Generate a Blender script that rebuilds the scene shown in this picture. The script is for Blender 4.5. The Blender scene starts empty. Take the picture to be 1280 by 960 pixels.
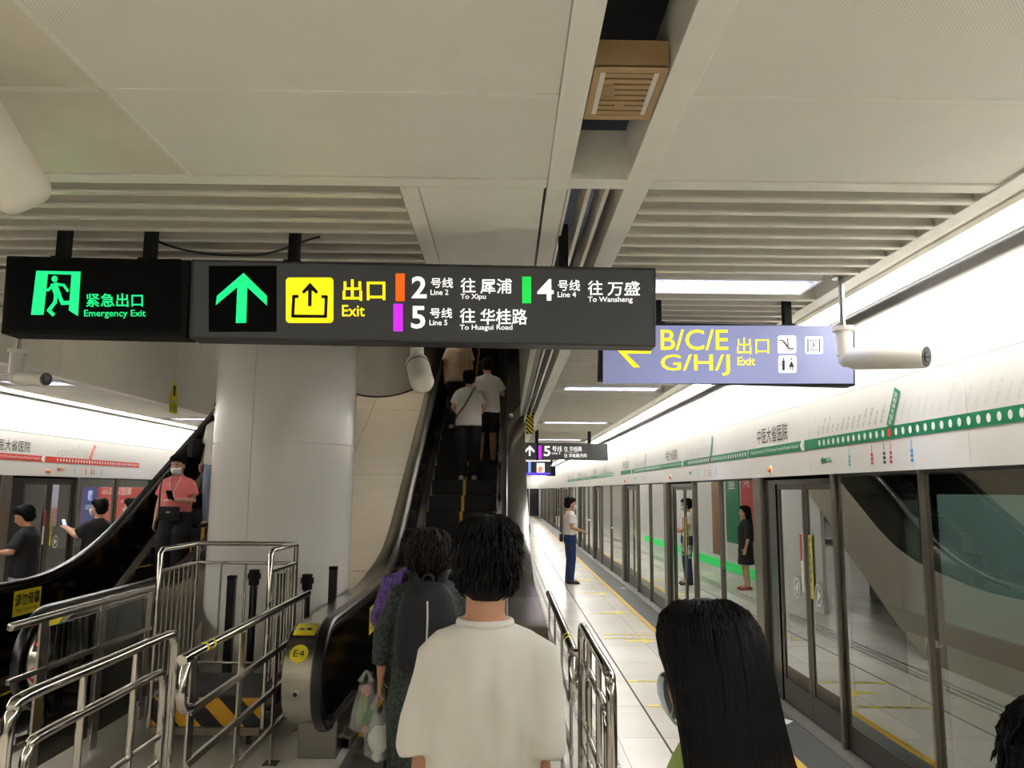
import bpy, bmesh, math, random
from mathutils import Vector, Matrix, noise, Euler
random.seed(7)
S = bpy.context.scene
COL = S.collection
PI = math.pi

# ------------------------------------------------------------------ camera, world, exposure
H = 1.9; F = 960.0
CAM_ROT = (Matrix.Rotation(math.radians(-0.45), 3, 'Z') @ Matrix.Rotation(math.radians(7.9), 3, 'X')
           @ Matrix.Rotation(math.radians(-0.5), 3, 'Y'))
cd = bpy.data.cameras.new('camera'); cam = bpy.data.objects.new('camera', cd); COL.objects.link(cam)
cd.sensor_width = 36.0; cd.lens = 36.0 * F / 1280.0; cd.clip_start = 0.05; cd.clip_end = 200
cam.matrix_world = Matrix.Translation((0, 0, H)) @ (CAM_ROT @ Matrix.Rotation(PI / 2, 3, 'X')).to_4x4()
S.camera = cam
S.view_settings.view_transform = 'Standard'; S.view_settings.look = 'None'
S.view_settings.gamma = 1.0; S.view_settings.use_curve_mapping = False
S.view_settings.exposure = 1.5
S.cycles.max_bounces = 8; S.cycles.transparent_max_bounces = 16
S.cycles.sample_clamp_indirect = 6.0
S.cycles.use_denoising = True
w = bpy.data.worlds.new('world'); S.world = w; w.use_nodes = True
w.node_tree.nodes['Background'].inputs[0].default_value = (1, .97, .9, 1)
w.node_tree.nodes['Background'].inputs[1].default_value = 0.02
COVE = 8.3          # strength of the strip lights along the screen doors
FIXT = 10.0          # strength of the louvred ceiling lights

def ray(x, y):
    return CAM_ROT @ Vector(((x - 640) / F, 1, (480 - y) / F))
def at(x, y, X=None, Y=None, Z=None):
    r = ray(x, y); c = Vector((0, 0, H))
    t = X / r.x if X is not None else (Y / r.y if Y is not None else (Z - H) / r.z)
    return c + r * t

# ------------------------------------------------------------------ materials
def lin(c):
    return tuple(((v / 255) / 12.92 if v / 255 <= .04045 else ((v / 255 + .055) / 1.055) ** 2.4) for v in c[:3]) + (1,)
MATS = {}
SIGN = .36   # lit signs against the exposure
def mat(name, c, rough=.5, metal=0., emit=0., spec=.5, noise_amt=0., noise_scale=8., bump=0., bump_scale=60., stretch=(1, 1, 1), alpha=1., sss=0., coat=0., sheen=0.):
    if name in MATS: return MATS[name]
    m = bpy.data.materials.new(name); m.use_nodes = True
    nt = m.node_tree; b = nt.nodes['Principled BSDF']
    b.inputs['Base Color'].default_value = lin(c); b.inputs['Roughness'].default_value = rough
    b.inputs['Metallic'].default_value = metal; b.inputs['Specular IOR Level'].default_value = spec
    b.inputs['Alpha'].default_value = alpha
    if coat: b.inputs['Coat Weight'].default_value = coat
    if sss:
        b.inputs['Subsurface Weight'].default_value = sss; b.inputs['Subsurface Scale'].default_value = .01
    if emit:
        b.inputs['Emission Color'].default_value = lin(c); b.inputs['Emission Strength'].default_value = emit
    if noise_amt or bump:
        tc = nt.nodes.new('ShaderNodeTexCoord'); mp = nt.nodes.new('ShaderNodeMapping')
        mp.inputs['Scale'].default_value = stretch
        nt.links.new(tc.outputs['Object'], mp.inputs[0])
    if noise_amt:
        n = nt.nodes.new('ShaderNodeTexNoise'); n.inputs['Scale'].default_value = noise_scale; n.inputs['Detail'].default_value = 5
        nt.links.new(mp.outputs[0], n.inputs[0])
        r = nt.nodes.new('ShaderNodeMapRange'); r.inputs[1].default_value = .3; r.inputs[2].default_value = .7
        r.inputs[3].default_value = 1 - noise_amt; r.inputs[4].default_value = 1 + noise_amt * .5
        nt.links.new(n.outputs[0], r.inputs[0])
        mx = nt.nodes.new('ShaderNodeVectorMath'); mx.operation = 'SCALE'; mx.inputs[0].default_value = lin(c)[:3]
        nt.links.new(r.outputs[0], mx.inputs['Scale']); nt.links.new(mx.outputs[0], b.inputs['Base Color'])
    if bump:
        n = nt.nodes.new('ShaderNodeTexNoise'); n.inputs['Scale'].default_value = bump_scale; n.inputs['Detail'].default_value = 4
        nt.links.new(mp.outputs[0], n.inputs[0])
        bp = nt.nodes.new('ShaderNodeBump'); bp.inputs['Strength'].default_value = bump; bp.inputs['Distance'].default_value = .01
        nt.links.new(n.outputs[0], bp.inputs['Height']); nt.links.new(bp.outputs[0], b.inputs['Normal'])
    MATS[name] = m
    return m
def glass_mat(name, tint, refl=1.0, base=.06, rough=0.0):
    if name in MATS: return MATS[name]
    m = bpy.data.materials.new(name); m.use_nodes = True; nt = m.node_tree
    for n in list(nt.nodes): nt.nodes.remove(n)
    o = nt.nodes.new('ShaderNodeOutputMaterial'); mix = nt.nodes.new('ShaderNodeMixShader')
    t = nt.nodes.new('ShaderNodeBsdfTransparent'); t.inputs[0].default_value = lin(tint)
    g = nt.nodes.new('ShaderNodeBsdfGlossy'); g.inputs['Roughness'].default_value = rough; g.inputs[0].default_value = (.95, .97, .95, 1)
    fr = nt.nodes.new('ShaderNodeFresnel'); fr.inputs[0].default_value = 1.52
    ma = nt.nodes.new('ShaderNodeMath'); ma.operation = 'MULTIPLY_ADD'; ma.use_clamp = True
    ma.inputs[1].default_value = refl; ma.inputs[2].default_value = base
    nt.links.new(fr.outputs[0], ma.inputs[0])
    ge = nt.nodes.new('ShaderNodeNewGeometry'); inv = nt.nodes.new('ShaderNodeMath'); inv.operation = 'SUBTRACT'; inv.inputs[0].default_value = 1
    fin_ = nt.nodes.new('ShaderNodeMath'); fin_.operation = 'MULTIPLY'      # only the front of the pane mirrors
    nt.links.new(ge.outputs['Backfacing'], inv.inputs[1]); nt.links.new(inv.outputs[0], fin_.inputs[0]); nt.links.new(ma.outputs[0], fin_.inputs[1]); nt.links.new(fin_.outputs[0], mix.inputs[0])
    nt.links.new(t.outputs[0], mix.inputs[1]); nt.links.new(g.outputs[0], mix.inputs[2])
    nt.links.new(mix.outputs[0], o.inputs[0]); MATS[name] = m
    return m
def tile_mat(name, c, joint, w, h, rough=.15, jw=.004, var=.06):
    m = bpy.data.materials.new(name); m.use_nodes = True; nt = m.node_tree; b = nt.nodes['Principled BSDF']
    tc = nt.nodes.new('ShaderNodeTexCoord'); br = nt.nodes.new('ShaderNodeTexBrick')
    br.offset = 0; br.squash = 1; br.inputs['Scale'].default_value = 1
    br.inputs['Brick Width'].default_value = w; br.inputs['Row Height'].default_value = h
    br.inputs['Mortar Size'].default_value = jw; br.inputs['Mortar Smooth'].default_value = .1; br.inputs['Bias'].default_value = 0
    br.inputs['Color1'].default_value = lin(c); br.inputs['Color2'].default_value = lin([v * (1 - var) for v in c]); br.inputs['Mortar'].default_value = lin(joint)
    nt.links.new(tc.outputs['Object'], br.inputs[0])
    n = nt.nodes.new('ShaderNodeTexNoise'); n.inputs['Scale'].default_value = 1.3; n.inputs['Detail'].default_value = 6
    nt.links.new(tc.outputs['Object'], n.inputs[0])
    r = nt.nodes.new('ShaderNodeMapRange'); r.inputs[1].default_value = .3; r.inputs[2].default_value = .7; r.inputs[3].default_value = .9; r.inputs[4].default_value = 1.04
    nt.links.new(n.outputs[0], r.inputs[0])
    mx = nt.nodes.new('ShaderNodeVectorMath'); mx.operation = 'SCALE'
    nt.links.new(br.outputs[0], mx.inputs[0]); nt.links.new(r.outputs[0], mx.inputs['Scale']); nt.links.new(mx.outputs[0], b.inputs['Base Color'])
    r2 = nt.nodes.new('ShaderNodeMapRange'); r2.inputs[3].default_value = rough; r2.inputs[4].default_value = rough; b.inputs['Specular IOR Level'].default_value = .2
    nt.links.new(n.outputs[0], r2.inputs[0]); nt.links.new(r2.outputs[0], b.inputs['Roughness'])
    MATS[name] = m
    return m
def perf_mat(name, c, pitch=.011, rough=.45, depth=.3, stain=0.):
    """painted sheet with rows of tiny punched holes"""
    m = bpy.data.materials.new(name); m.use_nodes = True; nt = m.node_tree; b = nt.nodes['Principled BSDF']
    b.inputs['Roughness'].default_value = rough
    tc = nt.nodes.new('ShaderNodeTexCoord'); sx = nt.nodes.new('ShaderNodeSeparateXYZ'); nt.links.new(tc.outputs['Object'], sx.inputs[0])
    def wave(out):
        a = nt.nodes.new('ShaderNodeMath'); a.operation = 'MULTIPLY'; a.inputs[1].default_value = 2 * PI / pitch
        s = nt.nodes.new('ShaderNodeMath'); s.operation = 'SINE'
        nt.links.new(out, a.inputs[0]); nt.links.new(a.outputs[0], s.inputs[0]); return s.outputs[0]
    p = nt.nodes.new('ShaderNodeMath'); p.operation = 'MULTIPLY'
    nt.links.new(wave(sx.outputs[0]), p.inputs[0]); nt.links.new(wave(sx.outputs[1]), p.inputs[1])
    r = nt.nodes.new('ShaderNodeMapRange'); r.inputs[1].default_value = .25; r.inputs[2].default_value = .8
    r.inputs[3].default_value = 1; r.inputs[4].default_value = 1 - depth
    nt.links.new(p.outputs[0], r.inputs[0])
    n = nt.nodes.new('ShaderNodeTexNoise'); n.inputs['Scale'].default_value = 2.2; n.inputs['Detail'].default_value = 8; n.inputs['Roughness'].default_value = .65
    nt.links.new(tc.outputs['Object'], n.inputs[0])
    r2 = nt.nodes.new('ShaderNodeMapRange'); r2.inputs[1].default_value = .35; r2.inputs[2].default_value = .7; r2.inputs[3].default_value = 1 - .04 - stain; r2.inputs[4].default_value = 1.02
    nt.links.new(n.outputs[0], r2.inputs[0])
    mu = nt.nodes.new('ShaderNodeMath'); mu.operation = 'MULTIPLY'; nt.links.new(r.outputs[0], mu.inputs[0]); nt.links.new(r2.outputs[0], mu.inputs[1])
    mx = nt.nodes.new('ShaderNodeVectorMath'); mx.operation = 'SCALE'; mx.inputs[0].default_value = lin(c)[:3]
    nt.links.new(mu.outputs[0], mx.inputs['Scale']); nt.links.new(mx.outputs[0], b.inputs['Base Color'])
    MATS[name] = m
    return m
def stripe_mat(name, a, bcol, width, diag=(0, 1, 1), rough=.5):
    m = bpy.data.materials.new(name); m.use_nodes = True; nt = m.node_tree; b = nt.nodes['Principled BSDF']
    b.inputs['Roughness'].default_value = rough
    tc = nt.nodes.new('ShaderNodeTexCoord'); d = nt.nodes.new('ShaderNodeVectorMath'); d.operation = 'DOT_PRODUCT'; d.inputs[1].default_value = diag
    nt.links.new(tc.outputs['Object'], d.inputs[0])
    q = nt.nodes.new('ShaderNodeMath'); q.operation = 'MULTIPLY'; q.inputs[1].default_value = 1 / (2 * width); nt.links.new(d.outputs['Value'], q.inputs[0])
    f = nt.nodes.new('ShaderNodeMath'); f.operation = 'FRACT'; nt.links.new(q.outputs[0], f.inputs[0])
    g = nt.nodes.new('ShaderNodeMath'); g.operation = 'GREATER_THAN'; g.inputs[1].default_value = .5; nt.links.new(f.outputs[0], g.inputs[0])
    mx = nt.nodes.new('ShaderNodeMix'); mx.data_type = 'RGBA'; mx.inputs['A'].default_value = lin(a); mx.inputs['B'].default_value = lin(bcol)
    nt.links.new(g.outputs[0], mx.inputs[0]); nt.links.new(mx.outputs['Result'], b.inputs['Base Color'])
    MATS[name] = m
    return m
E_ = lambda n, c, s: mat(n, c, .5, emit=s if s > 3 else s * SIGN)
white_paint = mat('white_paint', (222, 219, 210), .4, noise_amt=.03)
panel_white = mat('panel_white', (226, 223, 216), .25, noise_amt=.02, noise_scale=3)
ceil_white = mat('ceiling_white', (236, 233, 223), .45, noise_amt=.04)
slat_white = mat('slat_white', (226, 220, 206), .35, noise_amt=.04)
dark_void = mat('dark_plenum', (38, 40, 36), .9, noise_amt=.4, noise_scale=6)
black_metal = mat('black_metal', (12, 12, 13), .55, spec=.2)
dark_grey = mat('dark_grey_metal', (52, 52, 52), .5)
steel = mat('brushed_steel', (190, 186, 178), .22, 1., bump=.05, bump_scale=40, stretch=(1, 1, 30))
steel_dk = mat('dark_brushed_steel', (150, 146, 140), .3, 1., bump=.05, bump_scale=40, stretch=(1, 30, 1))
psd_steel = mat('door_frame_steel', (132, 126, 116), .35, 1., noise_amt=.08, noise_scale=3)
chrome = mat('polished_steel', (205, 200, 192), .1, 1.)
rubber = mat('black_rubber', (12, 12, 13), .28, spec=.6)
black_panel = mat('black_gloss_panel', (10, 10, 10), .12, spec=.5, noise_amt=.3, noise_scale=3)
black_frit = mat('black_glass_border', (12, 13, 13), .2)
step_mat = mat('escalator_step', (34, 34, 36), .4, .6)
yellow_paint = mat('yellow_paint', (214, 170, 40), .5)
yellow_sticker = mat('yellow_sticker', (232, 214, 40), .45)
floor_yellow = mat('floor_yellow_tape', (226, 206, 60), .4)
beige_stone = mat('beige_panel', (182, 172, 152), .4, noise_amt=.06, noise_scale=4, stretch=(.4, 2, 2))
granite = mat('dark_granite', (92, 94, 94), .3, noise_amt=.25, noise_scale=90)
ink = mat('black_ink', (18, 18, 18), .6)
grey_ink = mat('grey_ink', (150, 148, 150), .6)
green_ink = mat('green_band_print', (18, 128, 84), .4)
red_ink = mat('red_band_print', (214, 70, 56), .4)
white_ink = mat('white_ink', (238, 238, 234), .5)
cam_white = mat('camera_housing', (222, 217, 205), .4)
glass = glass_mat('screen_door_glass', (226, 234, 230), 1.7, .17)
glass_dark = glass_mat('railing_glass', (120, 122, 118), 1.2, .05)
light_white = E_('strip_light_white', (255, 253, 248), COVE)
queue_fill = E_('queue_fill_light', (255, 251, 243), 11.5)  # glow of the added fill lamps out of view
light_hall = E_('louvre_light_hall', (255, 244, 222), 30.0)
light_cool = E_('louvre_light_cool', (225, 228, 255), FIXT)

# ------------------------------------------------------------------ mesh building
TEXT = {}
def text_geo(body, off=0.0):
    k = (body, off)
    if k in TEXT: return TEXT[k]
    cu = bpy.data.curves.new('t', 'FONT'); cu.body = body; cu.resolution_u = 3; cu.offset = off; cu.fill_mode = 'FRONT'
    ob = bpy.data.objects.new('t', cu); COL.objects.link(ob)
    bpy.context.view_layer.update()
    me = bpy.data.meshes.new_from_object(ob.evaluated_get(bpy.context.evaluated_depsgraph_get()))
    vs = [(v.co.x, v.co.y) for v in me.vertices]; fs = [tuple(p.vertices) for p in me.polygons]
    bpy.data.objects.remove(ob); bpy.data.curves.remove(cu); bpy.data.meshes.remove(me)
    x0 = min(v[0] for v in vs); x1 = max(v[0] for v in vs); y0 = min(v[1] for v in vs); y1 = max(v[1] for v in vs)
    vs = [((x - x0) / (x1 - x0), (y - y0) / (y1 - y0)) for x, y in vs]
    TEXT[k] = (vs, fs, (x1 - x0) / (y1 - y0))
    return TEXT[k]
def cr(pts, n):
    """catmull-rom through points"""
    P = [Vector(p) for p in pts]
    if len(P) < 3 or n < 2: return P
    out = []
    for i in range(len(P) - 1):
        a = P[i - 1] if i else P[0] * 2 - P[1]; b, c = P[i], P[i + 1]
        d = P[i + 2] if i + 2 < len(P) else P[-1] * 2 - P[-2]
        for k in range(n):
            t = k / n
            out.append(.5 * ((2 * b) + (c - a) * t + (2 * a - 5 * b + 4 * c - d) * t * t + (3 * b - a - 3 * c + d) * t ** 3))
    out.append(P[-1]); return out
class MB:
    def __init__(s): s.bm = bmesh.new(); s.mi = 0
    def face(s, vs):
        try:
            f = s.bm.faces.new(vs); f.material_index = s.mi; return f
        except ValueError: return None
    def v(s, p): return s.bm.verts.new(p)
    def box(s, x0, x1, y0, y1, z0, z1, bev=0.):
        bm2 = bmesh.new()
        vs = [bm2.verts.new((x, y, z)) for x in sorted((x0, x1)) for y in sorted((y0, y1)) for z in sorted((z0, z1))]
        for q in ((0, 1, 3, 2), (4, 6, 7, 5), (0, 4, 5, 1), (2, 3, 7, 6), (0, 2, 6, 4), (1, 5, 7, 3)): bm2.faces.new([vs[i] for i in q])
        if bev: bmesh.ops.bevel(bm2, geom=list(bm2.edges), offset=bev, segments=2, affect='EDGES', profile=.6)
        s.join(bm2); return s
    def join(s, bm2, M=None):
        mp = {}
        for v in bm2.verts: mp[v] = s.bm.verts.new(M @ v.co if M else v.co)
        for f in bm2.faces: s.face([mp[v] for v in f.verts])
        bm2.free()
    def obox(s, M, sx, sy, sz, bev=0.):
        t = MB(); t.box(-sx / 2, sx / 2, -sy / 2, sy / 2, -sz / 2, sz / 2, bev); s.join(t.bm, M); return s
    def loop(s, rings, closed=True, cap=True):
        R = [[s.v(p) for p in r] for r in rings]
        for a, b in zip(R, R[1:]):
            n = len(a)
            for i in range(n if closed else n - 1): s.face([a[i], a[(i + 1) % n], b[(i + 1) % n], b[i]])
        if cap and closed:
            s.face(list(reversed(R[0]))); s.face(R[-1])
        return R
    def tube(s, pts, r, n=10, sub=1, cap=True, flat=None):
        P = cr(pts, sub) if sub > 1 else [Vector(p) for p in pts]
        rr = r if isinstance(r, (list, tuple)) else [r] * len(pts)
        if len(rr) != len(P):
            m = len(P) - 1; k = len(rr) - 1; R2 = []
            for i in range(len(P)):
                t = i / m * k; j = min(int(t), k - 1); R2.append(rr[j] + (rr[j + 1] - rr[j]) * (t - j))
            rr = R2
        rings = []; nrm = None
        for i, p in enumerate(P):
            d = (P[min(i + 1, len(P) - 1)] - P[max(i - 1, 0)]).normalized()
            if nrm is None:
                a = Vector((0, 0, 1)) if abs(d.z) < .9 else Vector((1, 0, 0)); nrm = (a - d * a.dot(d)).normalized()
            else:
                nrm = nrm - d * nrm.dot(d)
                nrm = nrm.normalized() if nrm.length > 1e-6 else d.orthogonal().normalized()
            bi = d.cross(nrm)
            k = flat if flat else 1
            rings.append([p + nrm * (math.cos(2 * PI * j / n) * rr[i]) + bi * (math.sin(2 * PI * j / n) * rr[i] * k) for j in range(n)])
        s.loop(rings, True, cap); return s
    def cyl(s, p0, p1, r0, r1=None, n=24): return s.tube([p0, p1], [r0, r0 if r1 is None else r1], n)
    def stack(s, rings, n=28, M=None, cap=True):
        """rings of (cx, cy, z, rx, ry[, power])"""
        out = []
        for q in rings:
            cx, cy, z, rx, ry = q[:5]; pw = 2 / (q[5] if len(q) > 5 else 2)
            ring = []
            for j in range(n):
                a = 2 * PI * j / n; c, sn = math.cos(a), math.sin(a)
                p = Vector((cx + rx * math.copysign(abs(c) ** pw, c), cy + ry * math.copysign(abs(sn) ** pw, sn), z))
                ring.append(M @ p if M else p)
            out.append(ring)
        s.loop(out, True, cap); return s
    def ell(s, c, r, n=14, M=None):
        k = n // 2; rings = []
        for i in range(k + 1):
            t = PI * (i + .02) / (k + .04) - PI / 2
            rings.append((c[0], c[1], c[2] + r[2] * math.sin(t), max(r[0] * math.cos(t), 1e-4), max(r[1] * math.cos(t), 1e-4)))
        return s.stack(rings, n, M)
    def slab(s, outline, x0, x1):
        """outline in (y, z), extruded along x"""
        a = [s.v((x0, y, z)) for y, z in outline]; b = [s.v((x1, y, z)) for y, z in outline]
        s.face(a); s.face(list(reversed(b))); n = len(a)
        for i in range(n): s.face([a[(i + 1) % n], a[i], b[i], b[(i + 1) % n]])
        return s
    def quad(s, a, b, c, d): s.face([s.v(a), s.v(b), s.v(c), s.v(d)]); return s
    def poly(s, pts, th=None):
        P = [Vector(p) for p in pts]
        if th is None: s.face([s.v(p) for p in P]); return s
        th = Vector(th); a = [s.v(p) for p in P]; b = [s.v(p + th) for p in P]
        s.face(a); s.face(list(reversed(b))); n = len(P)
        for i in range(n): s.face([a[(i + 1) % n], a[i], b[i], b[(i + 1) % n]])
        return s
    def text(s, body, o, ux, uy, off=0.0, keep=None):
        """text filling the rectangle o, o+ux, o+uy; keep='l'/'c' keeps its own proportions in that height"""
        vs, fs, asp = text_geo(body, off); o, ux, uy = Vector(o), Vector(ux), Vector(uy)
        if keep:
            w = asp * uy.length; L = ux.length
            k = min(1, w / L) if L else 1
            if keep == 'c': o = o + ux * (1 - k) / 2
            ux = ux * k
        V = [s.v(o + ux * x + uy * y) for x, y in vs]
        for f in fs: s.face([V[i] for i in f])
        return s
    def build(s, name, m, parent=None, smooth=False, bevel=0., auto=True):
        bmesh.ops.recalc_face_normals(s.bm, faces=s.bm.faces)
        me = bpy.data.meshes.new(name); s.bm.to_mesh(me); s.bm.free()
        for q in (m if isinstance(m, (list, tuple)) else [m]): me.materials.append(q)
        o = bpy.data.objects.new(name, me); COL.objects.link(o)
        if parent: o.parent = parent
        if smooth:
            me.polygons.foreach_set('use_smooth', [True] * len(me.polygons))
            if auto:
                try: me.set_sharp_from_angle(angle=math.radians(42))
                except Exception: pass
        if bevel:
            b = o.modifiers.new('b', 'BEVEL'); b.width = bevel; b.segments = 2; b.limit_method = 'ANGLE'
        return o
def tag(o, label, cat, group=None, kind=None):
    if label: o['label'] = label
    if cat: o['category'] = cat
    if group: o['group'] = group
    if kind: o['kind'] = kind
    return o
def thing(name, label, cat, loc=(0, 0, 0), rz=0, group=None):
    o = bpy.data.objects.new(name, None); COL.objects.link(o); o.location = loc; o.rotation_euler = (0, 0, rz)
    o.empty_display_size = .1
    return tag(o, label, cat, group)
def struct(mb, name, m, parent=None, **k):
    o = mb.build(name, m, parent, **k)
    if not parent: o['kind'] = 'structure'
    return o
def dup(root, loc=None, rz=None, label=None):
    def cp(o, par):
        c = o.copy(); COL.objects.link(c)
        if par: c.parent = par
        for ch in list(o.children): cp(ch, c)
        return c
    r = cp(root, None)
    if loc is not None: r.location = loc
    if rz is not None: r.rotation_euler = (0, 0, rz)
    if label: r['label'] = label
    return r
def remesh(mb, voxel, smooth=6, fold=None):
    """union of closed shapes into one continuous skin"""
    bmesh.ops.recalc_face_normals(mb.bm, faces=mb.bm.faces)
    bmesh.ops.triangulate(mb.bm, faces=[f for f in mb.bm.faces if len(f.verts) > 4])
    me = bpy.data.meshes.new('r'); mb.bm.to_mesh(me); mb.bm.free()
    o = bpy.data.objects.new('r', me); COL.objects.link(o)
    r = o.modifiers.new('r', 'REMESH'); r.mode = 'VOXEL'; r.voxel_size = voxel
    if smooth:
        c = o.modifiers.new('s', 'SMOOTH'); c.iterations = smooth; c.factor = .5
    bpy.context.view_layer.update()
    m2 = bpy.data.meshes.new_from_object(o.evaluated_get(bpy.context.evaluated_depsgraph_get()))
    bpy.data.objects.remove(o); bpy.data.meshes.remove(me)
    out = MB(); out.bm.from_mesh(m2); bpy.data.meshes.remove(m2)
    if fold:
        out.bm.normal_update()
        for v in out.bm.verts: v.co += v.normal * fold(v.co)
    return out
# ------------------------------------------------------------------ the room shell
XR, XL = 2.55, -6.8           # planes of the two rows of screen doors
Y0, Y1 = -7.0, 58.0
ZC = 3.15                     # underside of the suspended ceiling
VX0, VX1, VY0, VY1 = -5.1, 0.27, 5.6, 24.0   # opening over the escalators

floor_m = tile_mat('platform_tiles', (228, 222, 208), (160, 156, 146), .9, .9, .26)
m = MB(); m.box(XL, XR, Y0, Y1, -.12, 0); struct(m, 'floor', floor_m)
m = MB(); m.box(2.13, XR, Y0, Y1, 0, .004); m.box(XL, -6.38, Y0, Y1, 0, .004); struct(m, 'floor_granite_edge', granite)
m = MB(); m.box(2.05, 2.12, Y0, Y1, 0, .005); m.box(-6.37, -6.3, Y0, Y1, 0, .005); struct(m, 'floor_yellow_line', yellow_paint)
m = MB(); m.box(1.24, 1.255, Y0, Y1, 0, .003); struct(m, 'floor_joint', ink)
strip_m = mat('tactile_steel', (150, 147, 140), .35, .8)
m = MB()
for x in (.63, .72, .81):
    y = 3.0
    while y < Y1 - 1:
        m.box(x - .016, x + .016, y, y + .27, 0, .005); y += .3
struct(m, 'floor_tactile_strips', strip_m)
# track beds and tunnel walls
m = MB(); m.box(XR, 7.2, Y0, Y1, -1.3, -1.2); m.box(-11, XL, Y0, Y1, -1.3, -1.2); struct(m, 'floor_track_bed', dark_void)
m = MB(); m.box(7.0, 7.2, Y0, Y1, -1.2, 4.2); struct(m, 'wall_track_right', mat('tunnel_wall', (70, 70, 66), .8, noise_amt=.2))
m = MB(); m.box(-11.0, -10.8, Y0, Y1, -1.2, 4.2); struct(m, 'wall_track_left', MATS['tunnel_wall'])
m = MB(); m.box(XR + .02, 7.2, Y0, Y1, 3.9, 4.0); m.box(-11, XL - .02, Y0, Y1, 3.9, 4.0); struct(m, 'ceiling_track', dark_void)
m = MB(); m.box(-11, 7.2, Y1, Y1 + .2, 0, 4.2); struct(m, 'wall_far', panel_white)
m = MB(); m.box(-11, 7.2, Y0 - .2, Y0, -1.2, 4.2); struct(m, 'wall_behind', panel_white)
m = MB()
for x in (.35, 1.1, 1.85): m.box(x, x + .68, Y1 - .05, Y1 - .02, .05, 2.05)
struct(m, 'door_far', black_frit)

# fascia above the screen doors: lower band, groove, upper band, panel joints
def fascia(X, s, name):
    m = MB()
    yb = [Y0 + .03 + k * 2.235 for k in range(40)]
    ys = [y for y in yb if y < Y1] + [Y1]
    for a, b in zip(ys, ys[1:]):
        m.box(X, X + s * .25, a + .002, b - .002, 2.05, 2.648)
        m.box(X + s * .02, X + s * .25, a + .002, b - .002, 2.658, 3.6)
    o = struct(m, name, panel_white)
    m = MB(); m.box(X + s * .03, X + s * .22, Y0, Y1, 2.02, 3.5); struct(m, 'trim_1' if s > 0 else 'trim_2', dark_grey)
fascia(XR, 1, 'wall_right'); fascia(XL, -1, 'wall_left')

# ---- ceiling
perf_r = perf_mat('perforated_panel', (238, 235, 226), .011, .5, .3)
perf_l = perf_mat('stained_panel', (236, 229, 210), .012, .4, .14, .1)
m = MB()
def seam_boxes(m, x0, x1, ys, z=ZC):
    for a, b in zip(ys, ys[1:]): m.box(x0, x1, a + .004, b - .004, z, z + .02)
for a, b in ((-6.4, -4.03), (-4.022, -2.58)): seam_boxes(m, a, b, (Y0, -4.7, -2.3, -.1, 2.3, 2.96))
seam_boxes(m, -2.572, -1.29, (Y0, -4.7, -2.3, -.1, 2.3, 2.96))
struct(m, 'ceiling_panel_left', perf_l)
m = MB(); seam_boxes(m, -1.276, .16, (Y0, -4.7, -2.3, -.1, 2.3, 2.96)); struct(m, 'ceiling_panel_middle', perf_r)
m = MB(); seam_boxes(m, .585, 1.995, (Y0, -4.7, -.45, -.05, 2.3, 2.96))
struct(m, 'ceiling_panel_right', perf_r)
m = MB()     # painted edge profiles
for a, b in ((-6.4, -1.3), (-1.27, .16), (.585, 1.995)): m.box(a, b, 2.288, 2.312, ZC - .003, ZC + .005)
m.box(-1.29, -1.276, Y0, 2.99, ZC - .004, ZC + .03)
m.box(.162, .25, Y0, 3.05, ZC - .01, ZC + .22, .003); m.box(.48, .583, Y0, Y1, ZC - .01, ZC + .22, .003)
m.box(-6.4, .16, 2.965, 3.045, ZC - .006, ZC + .1, .003); m.box(.583, 2.0, 2.965, 3.045, ZC - .006, ZC + .1, .003)
m.box(.25, .48, 2.94, 3.04, ZC - .008, ZC + .2)
m.box(2.0, 2.1, Y0, Y1, ZC - .012, ZC + .15, .004); m.box(-6.4, -6.28, Y0, Y1, ZC - .012, ZC + .15, .004)
m.box(2.1, 2.24, Y0, Y1, ZC + .05, ZC + .08)
m.box(.25, .262, 3.05, Y1, ZC - .01, ZC + .2); m.box(.162, .245, 3.05, VY0, ZC - .01, ZC + .2)
m.box(-.37, .15, 3.05, VY0, ZC - .004, ZC + .02); m.box(-.45, -.375, 3.05, VY0, ZC - .01, ZC + .1, .003)
m.box(VX0 - .1, VX0 + .012, VY0, Y1, ZC - .012, ZC + .015)
struct(m, 'ceiling_trim', ceil_white)
m = MB()      # slim blades along the slot
for x in (.33, .405): m.box(x, x + .018, 3.05, Y1, ZC - .005, ZC + .14)
struct(m, 'ceiling_slot_blades', slat_white)
light_y = [-.25 + 4.75 * k for k in range(13)]
def near_light(y): return any(abs(y - ly) < .25 for ly in light_y)
def slats(m, x0, x1, ya, yb):
    y = ya
    while y < yb:
        if not (near_light(y) and (x0 > 0 or x0 < -5)):
            m.box(x0, x1, y, y + .012, ZC, ZC + .12); m.box(x0, x1, y - .012, y + .024, ZC - .012, ZC)
            m.quad((x0, y, ZC + .12), (x1, y, ZC + .12), (x1, y - .03, ZC + .13), (x0, y - .03, ZC + .13))
        y += .155
m = MB(); slats(m, .585, 1.998, 3.14, Y1); struct(m, 'ceiling_slats_right', slat_white)
m = MB(); slats(m, -6.3, -.455, 3.14, VY0); struct(m, 'ceiling_slats_middle', slat_white)
m = MB(); slats(m, -6.28, VX0 - .1, VY0, Y1); struct(m, 'ceiling_slats_left', slat_white)
m = MB()     # dark plenum closed above
m.box(-11, 7.2, Y0, VY0, 3.62, 3.7); m.box(VX1 + .06, 7.2, VY0, Y1, 3.62, 3.7); m.box(-11, VX0 - .06, VY0, Y1, 3.62, 3.7)
m.box(-11, 7.2, VY1, Y1, 3.62, 3.7)
struct(m, 'ceiling_plenum', dark_void)
rnd = random.Random(3); m = MB()   # pipework glimpsed through the open slot
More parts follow.
